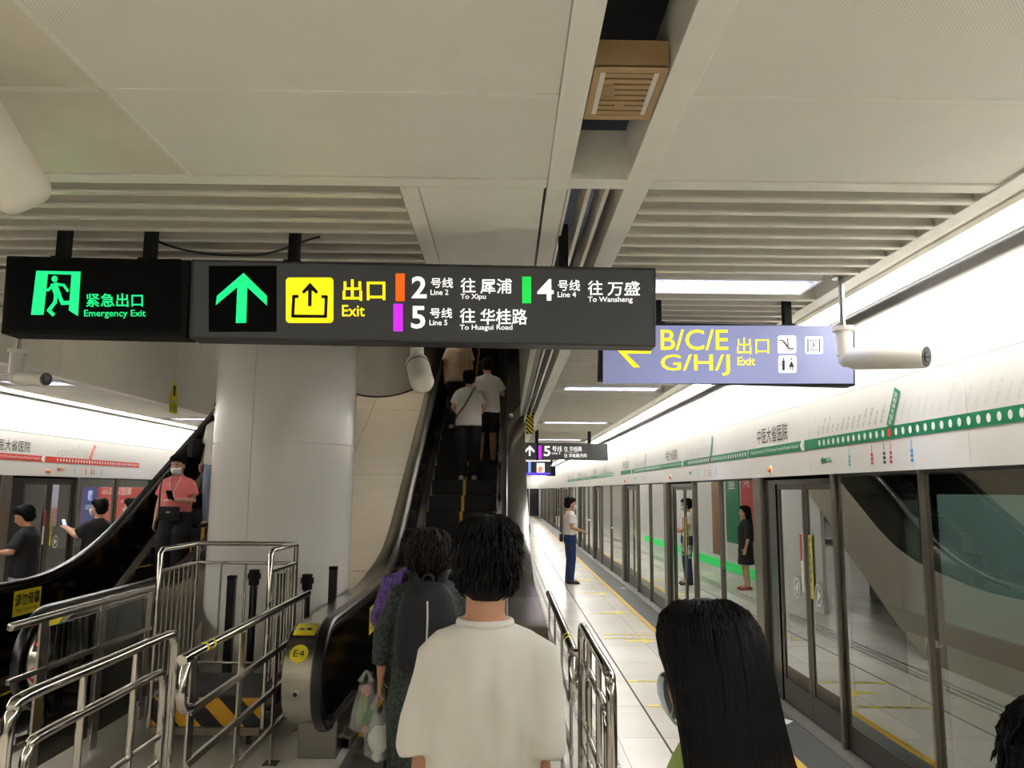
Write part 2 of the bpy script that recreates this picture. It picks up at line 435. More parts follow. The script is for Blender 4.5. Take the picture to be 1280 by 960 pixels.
m.cyl((.2, 1.6, 3.45), (.55, 2.3, 3.5), .02); m.cyl((.3, .5, 3.4), (.42, 2.0, 3.42), .012); m.cyl((-.2, 2.45, 3.4), (.9, 2.5, 3.4), .03)
struct(m, 'ceiling_pipes', mat('pipe_grey', (62, 64, 60), .7))

# walls of the opening over the escalators and the dark upper level
m = MB()
ys = [VY0 + 1.55 * k for k in range(13)]
for a, b in zip(ys, ys[1:]):
    b = min(b, VY1)
    for z0, z1 in ((3.16, 4.5), (4.51, 6.0), (6.01, 8.2)): m.box(VX0 - .04, VX0, a + .004, b - .004, z0, z1)
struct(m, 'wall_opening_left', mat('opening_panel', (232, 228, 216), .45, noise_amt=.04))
m = MB()
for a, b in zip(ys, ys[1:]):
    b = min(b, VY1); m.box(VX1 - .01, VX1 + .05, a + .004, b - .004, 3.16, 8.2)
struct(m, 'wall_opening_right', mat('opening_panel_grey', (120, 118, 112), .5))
m = MB(); m.box(VX0, VX1, VY0 - .06, VY0, 3.1, 8.2); struct(m, 'wall_opening_front', MATS['opening_panel'])
m = MB(); m.box(VX0, VX1, VY1, VY1 + .1, 3.1, 8.2); struct(m, 'wall_opening_far', dark_void)
m = MB(); m.box(VX0 - .1, VX1 + .1, VY0 - .1, VY1 + .1, 8.2, 8.3); struct(m, 'ceiling_upper', dark_void)
# enclosure under the escalators (faces the right-hand platform)
m = MB(); m.box(.06, .12, 12.5, 30, 0, 3.15); struct(m, 'wall_under_escalator', panel_white)

# strip lights along both rows of screen doors
for X0, X1, lab in ((2.25, 2.41, 'continuous white strip light above the right-hand screen doors'), (-6.66, -6.5, 'continuous white strip light above the far left screen doors')):
    o = thing('strip_light', lab, 'light', ((X0 + X1) / 2, 0, ZC))
    m = MB(); m.box(X0 - .03 - (X0 + X1) / 2, X1 + .03 - (X0 + X1) / 2, Y0 + .1, Y1 - .1, .015, .045); m.build('housing', white_paint, o)
    m = MB(); e = .055 if X0 > 0 else -.055; xw = (X1 if X0 > 0 else X0) - (X0 + X1) / 2; m.box(xw + e * .7, xw + e, Y0 + .1, Y1 - .1, -.004, .05); m.build('side_profile', dark_grey, o)
    m = MB(); m.box(X0 - (X0 + X1) / 2, X1 - (X0 + X1) / 2, Y0 + .1, Y1 - .1, 0, .014); m.build('diffuser', light_white, o)
# louvred lights across the slats
order = ['nearest', 'second', 'third', 'fourth', 'fifth', 'sixth', 'seventh', 'eighth', 'ninth', 'tenth', 'eleventh', 'twelfth', 'thirteenth']
def louvre(xc, y, wid, label, group, lm=None):
    o = thing('louvre_light', label, 'light', (xc, y, ZC), 0, group)
    m = MB(); m.box(-wid / 2 - .02, wid / 2 + .02, -.17, -.15, -.01, .14); m.box(-wid / 2 - .02, wid / 2 + .02, .15, .17, -.01, .14)
    m.box(-wid / 2 - .02, -wid / 2, -.15, .15, -.01, .14); m.box(wid / 2, wid / 2 + .02, -.15, .15, -.01, .14); m.build('frame', white_paint, o)
    m = MB(); m.box(-wid / 2, wid / 2, -.15, .15, .1, .12); m.build('tube_panel', lm or light_cool, o)
    m = MB()
    n = 9
    for yy in (-.1, -.05, 0, .05, .1): m.box(-wid / 2, wid / 2, yy - .002, yy + .002, .01, .08)
    for k in range(n):
        x = -wid / 2 + wid * (k + .5) / n
        m.obox(Matrix.Translation((x, 0, .04)) @ Matrix.Rotation(.5, 4, 'Z'), .006, .33, .06)
    m.build('louvre', mat('louvre_metal', (190, 192, 205), .3, .6), o)
    return o
for k, ly in enumerate(light_y):
    if k == 0: continue
    lab = 'louvred ceiling light over the right platform, %s from the front' % order[k - 1]
    louvre(1.28, ly + .05, 1.12, lab, 'louvred lights over the right platform')
for k, ly in enumerate(light_y[2:], 1):
    louvre(-5.7, ly + .05, .7, 'louvred ceiling light over the left platform, %s beyond the sign' % order[k - 1], 'louvred lights over the left platform')
for x, y, w_ in ((-3.2, -.25, 'overhead left of the viewer'), (-.9, -.25, 'straight overhead'), (-3.2, -3.5, 'behind the viewer on the left'), (-.9, -3.5, 'behind the viewer in the middle'), (1.28, -3.5, 'behind the viewer on the right'), (-5.2, -.25, 'far left overhead'), (1.28, -.25, 'overhead on the right'), (-5.2, -3.5, 'far left behind the viewer')):
    louvre(x, y, 1.12, 'added unseen fill light over the queue, ' + w_, 'added fill lights over the queue', queue_fill).location.z = ZC - .13  # unseen fill lamps, added to brighten the queue and the ceiling
for x, y, q in ((-2.3, 9.0, 'front'), (-2.3, 13.5, 'rear')):
    o = louvre(x, y, 1.6, 'louvred light on the upper hall ceiling above the escalators, %s one' % q, 'lights of the upper hall', light_hall); o.location.z = 8.05

# ------------------------------------------------------------------ platform screen doors
def screen_row(X, s, d, posts, ybound, first):
    """s: outward direction; d: which way a module runs from its post (-1 towards the viewer)"""
    def bx(m, P, t0, t1, x0, x1, z0, z1, bev=0.):
        m.box(X + s * x0, X + s * x1, P + d * t0, P + d * t1, z0, z1, bev)
    nd, nw, nt = first
    for i, P in enumerate(posts):
        W = abs((posts[i + 1] if d > 0 and i + 1 < len(posts) else posts[i - 1] if d < 0 and i else P + d * 4.47) - P)
        if d < 0: W = 4.47 if i == 0 else P - posts[i - 1]
        m = MB(); bx(m, P, -.24, -.02, -.015, .16, 0, 2.05, .006)
        o = struct(m, 'trim_%d' % nt, psd_steel); nt += 1
        # door pair: black jamb, two leaves
        root = MB(); bx(root, P, 0, .3, .03, .12, 0, 2.05); bx(root, P, .3, 1.62, .03, .12, 1.98, 2.05)
        D = struct(root, 'door_%d' % nd, black_frit); nd += 1
        for t0, t1 in ((.32, .975), (.985, 1.62)):
            m = MB()
            bx(m, P, t0, t1, .04, .07, 0.02, .22); bx(m, P, t0, t0 + .05, .04, .07, .22, 1.98); bx(m, P, t1 - .05, t1, .04, .07, .22, 1.98); bx(m, P, t0 + .05, t1 - .05, .04, .07, 1.93, 1.98)
            lf = m.build('door_leaf', psd_steel if False else mat('leaf_frame', (92, 88, 82), .35, .9), D)
            m = MB(); bx(m, P, t0 + .05, t1 - .05, .05, .056, .22, 1.93); m.build('pane', glass, lf)
            m = MB(); bx(m, P, t0 + .05, t1 - .05, .046, .05, .22, .34); m.build('lower_border', black_frit, lf)
            if i < 4:
                tc = (t0 + t1) / 2
                yc = P + d * (tc - (.09 if t0 > .5 else -.09) * 1); zc = 1.07
                m = MB()        # round arrow sticker
                R = .075; n = 24; x = X + s * .036
                for j in range(n):
                    a0, a1 = 2 * PI * j / n, 2 * PI * (j + 1) / n
                    m.face([m.v((x, yc + r * math.cos(a), zc + r * math.sin(a) * 1.25)) for r, a in ((R, a0), (R, a1), (R - .012, a1), (R - .012, a0))])
                dirn = d * (1 if t0 > .5 else -1)
                m.face([m.v((x, yc - dirn * .03, zc + .055)), m.v((x, yc + dirn * .045, zc)), m.v((x, yc - dirn * .03, zc - .055))])
                m.build('arrow_sticker', white_ink, lf)
                m = MB(); yy = P + d * (t0 + .09 if t0 > .5 else t1 - .09)
                if t0 > .5:
                    m.box(x - s * .001, x, yy - .025, yy + .025, 1.02, 1.55); st = m.build('yellow_strip_sticker', yellow_sticker, lf)
                    m = MB()
                    for q, ch in enumerate('请勿倚靠屏蔽门'): m.text(ch, (x - s * .003, yy + s * .016, 1.48 - q * .065), (0, -s * .032, 0), (0, 0, .045))
                    m.build('lettering', ink, lf)
                else:
                    m.box(x - s * .001, x, yy - .022, yy + .022, 1.05, 1.55); m.build('white_strip_sticker', white_ink, lf)
                    m = MB(); m.box(x - s * .003, x - s * .002, yy - .022, yy + .022, 1.32, 1.545)
                    m.build('red_warning_print', mat('sticker_red', (196, 52, 48), .5), lf)
                    m = MB()
                    for q, zz in enumerate((1.24, 1.12)):
                        m.poly([(x - s * .003, yy - .016, zz - .02), (x - s * .003, yy + .016, zz - .02), (x - s * .003, yy, zz + .025)])
                    m.build('warning_triangle', yellow_sticker, lf)
        m = MB(); bx(m, P, 1.64, 1.675, -.008, .06, 0, 2.05, .003); o = struct(m, 'trim_%d' % nt, psd_steel); nt += 1
        # two emergency panels
        wp = (W - .3 - 1.69) / 2
        for k in range(2):
            t0 = 1.69 + k * wp; t1 = t0 + wp
            m = MB()
            bx(m, P, t0, t1, .03, .06, .02, .2)
            o = MB(); bx(o, P, t0 + .004, t0 + .09, .035, .055, .2, 2.03); bx(o, P, t1 - .09, t1 - .004, .035, .055, .2, 2.03); bx(o, P, t0 + .09, t1 - .09, .035, .055, 1.9, 2.03); bx(o, P, t0 + .09, t1 - .09, .035, .055, .2, .3)
            Wd = struct(o, 'window_%d' % nw, black_frit); nw += 1
            m.build('kick_plate', mat('leaf_frame', (92, 88, 82)), Wd)
            m = MB(); bx(m, P, t0 + .01, t1 - .01, .028, .034, .2, 2.03); m.build('pane', glass, Wd)
            m = MB(); bx(m, P, t0 + .02, t1 - .02, .056, .1, 1.02, 1.14); m.build('push_bar', black_frit, Wd)
            m = MB(); yy = P + d * ((t1 - .05) if k == 0 else (t0 + .05)); x = X + s * .027
            m.cyl((x, yy, 1.02), (x - s * .012, yy, 1.02), .022, n=20); m.build('round_lock', chrome, Wd)
            m = MB(); bx(m, P, t0 - .01, t0 + .01, -.002, .05, 0, 2.05) if k else bx(m, P, t1 - .008, t1 + .0, .0, .05, 0, 2.05)
            m.build('mullion', psd_steel, Wd)
    return nd, nw, nt
posts_r = [3.18 + 4.49 * k for k in range(5)]
posts_r = [3.21, 7.68, 12.17, 16.66, 22.3, 26.8, 31.3, 35.8, 41.4, 45.9, 50.4, 54.9]
nn = screen_row(XR, 1, -1, posts_r, Y1, (1, 1, 3))
posts_l = [6.2, 10.75, 15.2, 20.9, 25.4, 29.9, 35.5]
screen_row(XL, -1, 1, posts_l, Y1, nn)
m = MB(); m.box(XR - .1, XR + .1, Y0, Y1, .0, .012); m.box(XL - .1, XL + .1, Y0, Y1, 0, .012); struct(m, 'trim_90', mat('threshold_steel', (150, 148, 142), .4, .9, bump=.2, bump_scale=200))

# ------------------------------------------------------------------ route maps on the fascia
L4 = '西河 明蜀王陵 成都大学 十陵 来龙 槐树店 万年场 双桥路 玉双路 市二医院 太升南路 骡马市 宽窄巷子 中医大省医院 草堂北路 西南财大 文化宫 清江西路 成都西站 中坝 蔡桥 非遗博览园 马厂坝 凤凰大街 涌泉 光华公园 南熏大道 凤溪河 杨柳河 万盛'.split()
L2 = '犀浦 天河路 百草路 金周路 金科北路 迎宾大道 茶店子客运站 羊犀立交 一品天下 蜀汉路东 白果林 中医大省医院 通惠门 人民公园 天府广场 春熙路 东门大桥 牛王庙 牛市口 东大路 塔子山公园 成都东客站 成渝立交 惠王陵 洪河 成都行政学院 大面铺 连山坡 界牌 书房 龙平路 龙泉驿'.split()
def route_map(X, s, P, names, cur, ink_m, label, group, detail, d=-1):
    """reads from left to right as seen from the platform; P: y where the station name sits"""
    u = Vector((0, -s, 0)); zb = 2.26; hb = .085; x = X - s * .003
    o = thing('route_map', label, 'route map', (X, P, 0), 0, group); o_inv = Vector((-X, -P, 0))
    def pt(a, z, e=0): return Vector((x - s * e, P, 0)) + u * a + Vector((0, 0, z)) + o_inv
    def rect(m, a0, a1, z0, z1, e=0): m.quad(pt(a0, z0, e), pt(a1, z0, e), pt(a1, z1, e), pt(a0, z1, e))
    m = MB(); rect(m, -.42, 1.04, zb, zb + hb); rect(m, 1.1, 4.04, zb, zb + hb)
    m.build('band', ink_m, o)
    m = MB(); m.text('中医大省医院', pt(-.12, zb + .12), u * .84, (0, 0, .155)); 
    m.build('station_name', ink, o)
    m = MB()
    if detail: m.text("Chengdu University of TCM & Sichuan Provincial People's Hospital", pt(-.34, zb + .022, .002), u * 1.3, (0, 0, .042))
    m.poly([pt(1.04, zb, .001), pt(1.1, zb, .001), pt(1.06, zb + hb / 2, .001), pt(1.1, zb + hb, .001), pt(1.04, zb + hb, .001), pt(1.0, zb + hb / 2, .001)])
    m.build('band_lettering', white_ink, o)
    n = len(names); a0 = 1.42; step = (3.97 - a0) / (n - 1)
    m = MB(); R = .019
    for i in range(n):
        if i == cur: continue
        if detail and m.bm.verts: m.build('station_dot', white_ink, o); m = MB()
        c = pt(a0 + step * i, zb + hb / 2, .002)
        m.face([m.v(c + u * (R * math.cos(t * PI / 6)) + Vector((0, 0, R * 1.3 * math.sin(t * PI / 6)))) for t in range(12)])
    m.build('station_dot', white_ink, o)
    c = pt(a0 + step * cur, zb + hb / 2, .002); m = MB()
    m.face([m.v(c + u * (R * 1.2 * math.cos(t * PI / 6)) + Vector((0, 0, R * 1.5 * math.sin(t * PI / 6)))) for t in range(12)])
    m.build('current_station_dot', mat('dot_red', (226, 60, 50), .5) if ink_m is green_ink else white_ink, o)
    mp, mf = MB(), MB()
    dr = (u * .5 + Vector((0, 0, .866))); nrm = (u * .866 - Vector((0, 0, .5)))
    for i, nm in enumerate(names):
        if i == cur: continue
        L = .036 * len(nm); b = pt(a0 + step * i - .01, zb + hb + .02)
        tgt = mf if i > cur else mp
        if detail: tgt.text(nm, b, dr * L, -nrm * .03)
        else: tgt.quad(b, b + nrm * .02, b + nrm * .02 + dr * L, b + dr * L)
    mp.build('passed_station_names', mat('passed_ink', (128, 126, 128), .6), o); mf.build('coming_station_names', mat('coming_ink', (196, 192, 198), .6), o)
    b = pt(a0 + step * cur - .03, zb + hb + .015, .002); m = MB()
    m.quad(b, b + nrm * .075, b + nrm * .075 + dr * .27, b + dr * .27); pl = m.build('current_station_plate', ink_m, o)
    if detail:
        m = MB(); m.text('中医大省医院', b + dr * .02 + nrm * .062 + Vector((-s * .002, 0, 0)), dr * .23, -nrm * .045); m.build('current_station_lettering', white_ink, o)
    m = MB(); zz = zb - .1                               # little arrow and transfer marks below the band
    m.poly([pt(1.42, zz, .001), pt(1.47, zz - .035, .001), pt(1.47, zz - .016, .001), pt(1.53, zz - .016, .001), pt(1.53, zz + .016, .001), pt(1.47, zz + .016, .001), pt(1.47, zz + .035, .001)])
    for q in range(3): rect(m, 1.545 + q * .03, 1.56 + q * .03, zz - .02, zz + .02, .001)
    m.build('direction_arrow', ink_m, o)
    for q, (i, cc) in enumerate(((6, (90, 190, 220)), (10, (214, 70, 70)), (12, (40, 40, 46)), (13, (206, 60, 80)), (16, (70, 160, 226)))):
        a = a0 + step * i; m = MB()
        rect(m, a - .004, a + .004, zb - .07, zb - .02, .001)
        for r_ in range(3): rect(m, a - .016, a + .016, zb - .1 - r_ * .03, zb - .08 - r_ * .03, .001)
        m.build('transfer_mark', mat('transfer_%d' % q, cc, .5), o)
    return o
for k, P in enumerate(posts_r[1:7]):
    where = ['nearest, above the near door pair', 'second, starting above the second door pair', 'third, over the uniformed man', 'fourth along the fascia', 'fifth along the fascia', 'sixth along the fascia, farthest'][k]
    route_map(XR, 1, P - .05, L4, 13, green_ink, 'green line route map on the white right fascia, ' + where, 'green route maps', k < 2)
route_map(XL, -1, 10.35, L2, 11, red_ink, 'red line route map on the white fascia of the left platform', 'red route maps', True)
for k, P in enumerate(posts_r[1:6]):
    o = thing('door_lamp', 'small orange indicator lamp under the route map, %s from the front' % order[k], 'lamp', (XR, P - .28, 2.12), 0, 'orange door lamps')
    m = MB(); m.ell((0, 0, 0), (.03, .045, .03), 16); m.build('lens', mat('orange_lens', (222, 120, 30), .3), o, smooth=True)
    m = MB(); m.cyl((.01, 0, 0), (-.008, 0, 0), .045); m.build('base', white_paint, o)
o = thing('door_lamp', 'small orange indicator lamp under the red route map on the left', 'lamp', (XL, 11.55, 2.12))
m = MB(); m.ell((0, 0, 0), (.03, .06, .03), 16); m.build('lens', MATS['orange_lens'], o, smooth=True)
m = MB(); m.cyl((-.01, 0, 0), (.008, 0, 0), .05); m.build('base', white_paint, o)
# ------------------------------------------------------------------ columns and the sloping deck between the escalators
T30 = math.tan(math.radians(30))
def hold(o, root):
    """o was modelled in world coordinates; hang it on root where it is"""
    o.parent = root; o.matrix_parent_inverse = Matrix.Translation(-root.location); return o
def column(cx, cy, r, label, z1):
    m = MB(); n = 64
    zs = [0, 1.15, 2.34, 3.5, 4.7, z1]
    zs = [z for z in zs if z < z1] + [z1]
    m.cyl((cx, cy, 0), (cx, cy, z1), r - .012, n=n)
    for a, b in zip(zs, zs[1:]):
        for q in range(3):
            a0 = q * 2 * PI / 3 - 1.75; k = 22; rings = []
            for i in range(k + 1):
                t = a0 + .004 + (2 * PI / 3 - .008) * i / k
                rings.append([(cx + rr * math.cos(t), cy + rr * math.sin(t), z) for rr, z in ((r, a + .004), (r, b - .004), (r - .02, b - .004), (r - .02, a + .004))])
            m.loop(rings, True, True)
    return struct(m, label, panel_white, smooth=True)
column(-2.31, 8.1, .71, 'column_front', 6.5)
column(-2.33, 14.4, .72, 'column_rear', 8.1)
m = MB()
YD = 7.55
rows = [7.55, 9.2, 11.2, 13.2, 15.2, 17.2, 19.2, 21.2]
for a, b in zip(rows, rows[1:]):
    for x0, x1 in ((-1.47, -2.3), (-2.31, -3.2)):
        pts = [(x, y, max(.0, (y - YD) * T30) ) for x, y in ((x0, a + .004), (x1, a + .004), (x1, b - .004), (x0, b - .004))]
        m.poly(pts, (0, 0, -.04))
m.box(-3.19, -1.48, 7.5, 7.56, 0, .06)
struct(m, 'wall_sloping_deck', beige_stone)
m = MB()
for cy, r in ((8.1, .725), (14.4, .735)):      # dark seal where the columns meet the deck
    pts = []
    for j in range(64):
        t = 2 * PI * j / 64; y = cy + r * math.sin(t)
        pts.append(Vector((-2.32 + r * math.cos(t), y, max(.012, (y - YD) * T30 + .01))))
    pts.append(pts[0]); m.tube(pts, .014, 6, cap=False)
struct(m, 'trim_91', rubber, smooth=True)

# ------------------------------------------------------------------ escalators
YI, YHR, YTOP = 8.5, 7.0, 22.0
def hermite(y, y0, z0, y1, z1, s1):
    t = (y - y0) / (y1 - y0); h = y1 - y0
    return z0 * (2 * t ** 3 - 3 * t * t + 1) + z1 * (-2 * t ** 3 + 3 * t * t) + s1 * h * (t ** 3 - t * t)
def hr_z(y, d=0.):
    a, b = 7.7, 9.7
    if y <= a: return .98 - d
    z1 = (b - YHR) * T30 - d * 1.155
    return (y - YHR) * T30 - d * 1.155 if y >= b else hermite(y, a, .98 - d, b, z1, T30)
def st_z(y):
    a, b = 7.5, 9.3
    if y <= a: return 0.
    return (y - YI) * T30 if y >= b else hermite(y, a, 0, b, (b - YI) * T30, T30)
CY, CZ, CR = 5.66, .62, .36
def path(d, full=True):
    R = CR - d; out = []
    for i in range(25):
        t = -PI / 2 - .35 + (PI + .35) * i / 24 if full else -PI / 2 + PI * i / 24
        out.append((CY - R * math.cos(t), CZ + R * math.sin(t)))
    y = CY + .24
    while y < YTOP: out.append((y, hr_z(y, d))); y += .2 if y < 10 else 1.
    out.append((YTOP, hr_z(YTOP, d))); return out
def sweep(m, pth, sec, drop=None):
    """sec: closed list of (x, n) swept along (y, z) path, n along the path normal"""
    rings = []
    for i, (y, z) in enumerate(pth):
        a, b = pth[max(i - 1, 0)], pth[min(i + 1, len(pth) - 1)]
        ty, tz = b[0] - a[0], b[1] - a[1]; L = math.hypot(ty, tz) or 1; ny, nz = -tz / L, ty / L
        rings.append([(x, y + ny * n, z + nz * n - (drop(x, y) if drop else 0)) for x, n in sec])
    m.loop(rings, True, True)
def smooth01(t): t = min(1, max(0, t)); return t * t * (3 - 2 * t)
def escalator(xc, label, wl, wr, clad):
    root = thing('escalator', label, 'escalator', (xc, 5.3, 0))
    H_ = lambda mb, n, mt, par=None, **k: hold(mb.build(n, mt, **k), root) if par is None else sub(mb.build(n, mt, **k), par)
    def sub(o, par): o.parent = par; return o
    for s, wo in ((-1, wl), (1, wr)):
        X = lambda a: xc + s * a
        m = MB(); sec = [(X(.575), -.012), (X(.568), .004), (X(.578), .02), (X(.61), .026), (X(.642), .02), (X(.652), .004), (X(.645), -.012)]
        sweep(m, path(0), sec); H_(m, 'handrail', rubber, smooth=True)
        m = MB(); sec = [(X(.595), -.06), (X(.595), -.012), (X(.625), -.012), (X(.625), -.06)]
        sweep(m, path(0), sec); H_(m, 'handrail_guide', steel_dk)
        # glossy black inner panel
        top = path(.05, False)
        bot = [(YTOP, st_z(YTOP) + .05)] + [(20 - .5 * k, st_z(20 - .5 * k) + .05) for k in range(28)] + [(CY + .24, .1)]
        m = MB(); m.slab(top + bot, X(.59), X(.615)); pn = H_(m, 'balustrade_panel', black_panel)
        m = MB(); sec = [(X(.586), -.075), (X(.586), -.06), (X(.592), -.06), (X(.592), -.075)]; sweep(m, path(.0, False), sec); H_(m, 'edge_trim', steel)
        # steel band wrapping the newel and running up as the outer deck
        m = MB(); drop = lambda x, y: .27 * smooth01((y - 8.2) / 2.0) * smooth01((abs(x - xc) - .66) / max(wo - .66, .01))
        sec = [(X(.65), -.05), (X(.65), -.03), (X(.72), -.03), (X(wo), -.03), (X(wo), -.05)]
        pp = path(0); ci = next(i for i, q in enumerate(pp) if i > 24 and q[0] > CY + 1.25)
        sweep(m, pp[:ci + 1], sec, drop); H_(m, 'newel_band', steel, smooth=True); m = MB()
        sweep(m, pp[ci:], sec, drop); H_(m, 'outer_deck', mat('deck_steel', (112, 110, 106), .2, 1., bump=.05, bump_scale=40, stretch=(30, 1, 1)), smooth=True)
        # outer cladding down to the floor
        top = [(y, z - .27 * smooth01((y - 8.2) / 2.0)) for y, z in path(.05, False)]
        bot = [(YTOP, st_z(YTOP) - .4)] + [(20 - .5 * k, max(0, st_z(20 - .5 * k) - .4)) for k in range(28)] + [(CY + .34, 0), (CY + .34, .2)]
        m = MB(); m.slab(top + bot, X(wo - .03), X(wo - .005)); H_(m, 'outer_cladding', clad if s > 0 else steel_dk)
        m = MB(); m.box(X(.56), X(wo - .01), CY + .12, CY + .94, 0, .27, .01); H_(m, 'newel_base', steel_dk)
        # skirt and bright inner deck bar
        ys = [6.0 + .25 * k for k in range(65)]
        m = MB(); m.loop([[(X(.505), y, st_z(y) - .3), (X(.505), y, st_z(y) + .07), (X(.515), y, st_z(y) + .07), (X(.515), y, st_z(y) - .3)] for y in ys]); H_(m, 'skirt', steel_dk)
        m = MB(); m.loop([[(X(.512), y, st_z(y) + .065), (X(.512), y, st_z(y) + .085), (X(.59), y, st_z(y) + .12), (X(.59), y, st_z(y) + .09)] for y in ys]); H_(m, 'inner_deck', steel, smooth=True)
        if s > 0 or True:
            # yellow warning sticker on the inner panel near the bottom
            y0 = 7.15 if xc > -2 else 7.6; xs = X(.589)
            if (xc > -2 and s < 0) or (xc < -2 and s < 0):
                w_ = .30 if xc > -2 else .44; zz = .60 if xc > -2 else .66
                m = MB(); m.quad((xs - s * .001, y0, zz), (xs - s * .001, y0 + w_, zz), (xs - s * .001, y0 + w_, zz + .24), (xs - s * .001, y0, zz + .24)); st = H_(m, 'warning_sticker', yellow_sticker)
                m = MB(); m.text('请勿倚靠', (xs - s * .003, y0 + .02, zz + .09), (0, w_ - .04, 0), (0, 0, .12), .02); m.text('No Leaning', (xs - s * .003, y0 + .06, zz + .025), (0, w_ - .12, 0), (0, 0, .045))
                H_(m, 'sticker_lettering', ink, st)
    # steps
    y = 6.25; k = 0
    while y < 19.5:
        z = st_z(y + .2) if y > 7.6 else 0.0
        z = max(0, z)
        m = MB(); m.mi = 0
        m.box(xc - .5, xc + .5, y + .002, y + .4, z - .02, z)
        m.box(xc - .5, xc + .5, y, y + .02, z - .25, z - .02)
        for q in range(34):
            x = xc - .49 + q * .0295
            m.box(x, x + .012, y + .004, y + .396, z, z + .008)
        m.mi = 1
        m.box(xc - .5, xc - .46, y, y + .4, z, z + .0095); m.box(xc + .46, xc + .5, y, y + .4, z, z + .0095)
        m.box(xc - .022, xc + .022, y - .001, y + .4, z, z + .0095); m.box(xc - .022, xc + .022, y - .002, y + .02, z - .25, z)
        H_(m, 'step', [step_mat, yellow_paint]); y += .4; k += 1
    m = MB(); m.box(xc - .5, xc + .5, 5.2, 6.24, .0, .012); m.box(xc - .55, xc + .55, 4.9, 5.2, .0, .008)
    for q in range(30): m.box(xc - .49 + q * .033, xc - .475 + q * .033, 5.95, 6.24, .012, .018)
    H_(m, 'landing_plate', steel_dk)
    return root
esc_r = escalator(-.62, 'escalator going up in the centre, behind the man in white', .85, .93, mat('cladding_beige', (176, 166, 148), .4, .3))
def esc_part(mb, name, mt, root, par=None, **k):
    o = mb.build(name, mt, **k)
    if par: o.parent = par; return o
    return hold(o, root)
# stickers on the near newel: yellow caution label and the round number
def newel_pt(x, t, e=.0):      # t: angle on the newel, 0 front, 90 top
    R = CR - .028 + e; return Vector((x, CY - R * math.cos(t), CZ + R * math.sin(t)))
m = MB(); xa, xb = -1.45, -1.30
rings = [[newel_pt(xa, t, .0), newel_pt(xb, t, .0)] for t in [math.radians(58 + 4 * i) for i in range(9)]]
m.loop([[r[0], r[1]] for r in rings], False, False); st = esc_part(m, 'caution_sticker', yellow_sticker, esc_r)
m = MB(); t0 = math.radians(62); m.text('小心夹手', newel_pt(-1.43, math.radians(80), .003), (.11, 0, 0), (0, -.045 * -math.sin(0) + .0, .0) if False else (newel_pt(0, math.radians(88), .003) - newel_pt(0, math.radians(80), .003)))
m.ell(newel_pt(-1.40, math.radians(69), 0), (.02, .008, .012)); m.ell(newel_pt(-1.35, math.radians(69), 0), (.02, .008, .012))
esc_part(m, 'sticker_lettering', ink, esc_r, st)
m = MB(); t = math.radians(33); c = newel_pt(-1.375, t, .001); up = Vector((0, math.sin(t), math.cos(t)))
m.face([m.v(c + Vector((.062, 0, 0)) * math.cos(a * PI / 14) + up * (.062 * math.sin(a * PI / 14))) for a in range(28)]); st = esc_part(m, 'number_sticker', yellow_sticker, esc_r)
c = newel_pt(-1.375, t, .004); m = MB(); m.text('E4', c - Vector((.036, 0, 0)) - up * .022, Vector((.072, 0, 0)), up * .044); esc_part(m, 'number_lettering', ink, esc_r, st)
m = MB(); t = math.radians(-12); c = newel_pt(-1.375, t, .002); m.cyl(c, c + Vector((0, -.006, 0)), .022, n=20); k_ = esc_part(m, 'key_switch', chrome, esc_r)
m = MB(); m.cyl(c + Vector((0, -.005, 0)), c + Vector((0, -.008, 0)), .014, n=16); esc_part(m, 'keyhole', ink, esc_r, k_)
CY = 6.12
esc_l = escalator(-4.1, 'escalator on the left behind the white column, bringing people down', .76, .83, steel_dk)
# display and round red sticker on the right newel of the left escalator
m = MB(); t = math.radians(25); c = newel_pt(-3.36, t, .002); up = Vector((0, math.sin(t), math.cos(t)))
m.quad(c - Vector((.05, 0, 0)) - up * .05, c + Vector((.05, 0, 0)) - up * .05, c + Vector((.05, 0, 0)) + up * .05, c - Vector((.05, 0, 0)) + up * .05); dsp = esc_part(m, 'direction_display', black_frit, esc_l)
m = MB(); c2 = newel_pt(-3.36, t, .004); m.box(c2.x - .03, c2.x + .03, c2.y - .002, c2.y + .002, c2.z - .008, c2.z + .01); esc_part(m, 'red_light_bar', E_('red_led', (255, 50, 30), 3), esc_l, dsp)
m = MB(); t = math.radians(-12); c = newel_pt(-3.36, t, .003); up = Vector((0, math.sin(t), math.cos(t)))
m.face([m.v(c + Vector((.06, 0, 0)) * math.cos(a * PI / 14) + up * (.06 * math.sin(a * PI / 14))) for a in range(28)]); st = esc_part(m, 'red_stop_sticker', mat('sticker_red', (196, 52, 48), .5), esc_l)
m = MB(); c = newel_pt(-3.36, t, .006); m.text('禁止', c - Vector((.04, 0, 0)) - up * .02, (.08, 0, 0), up * .04); esc_part(m, 'sticker_lettering', white_ink, esc_l, st)
m = MB(); xa, xb = -3.43, -3.31
rings = [[newel_pt(xa, t, .0), newel_pt(xb, t, .0)] for t in [math.radians(52 + 4 * i) for i in range(8)]]
m.loop(rings, False, False); esc_part(m, 'caution_sticker', yellow_sticker, esc_l)
# padded guard hung from the beam beside the right escalator
o = thing('striped_guard', 'black and yellow striped guard hanging from the ceiling beam over the escalator', 'guard', (.4, 13, 2.85))
m = MB(); m.box(-.055, .075, -.02, .02, 0, .42, .008); m.build('board', stripe_mat('hazard_small', (226, 206, 60), (18, 18, 18), .035, (1, 0, 1)), o)
m = MB(); m.box(-.06, .08, .0, .03, .40, .45); m.build('hanger', steel_dk, o)

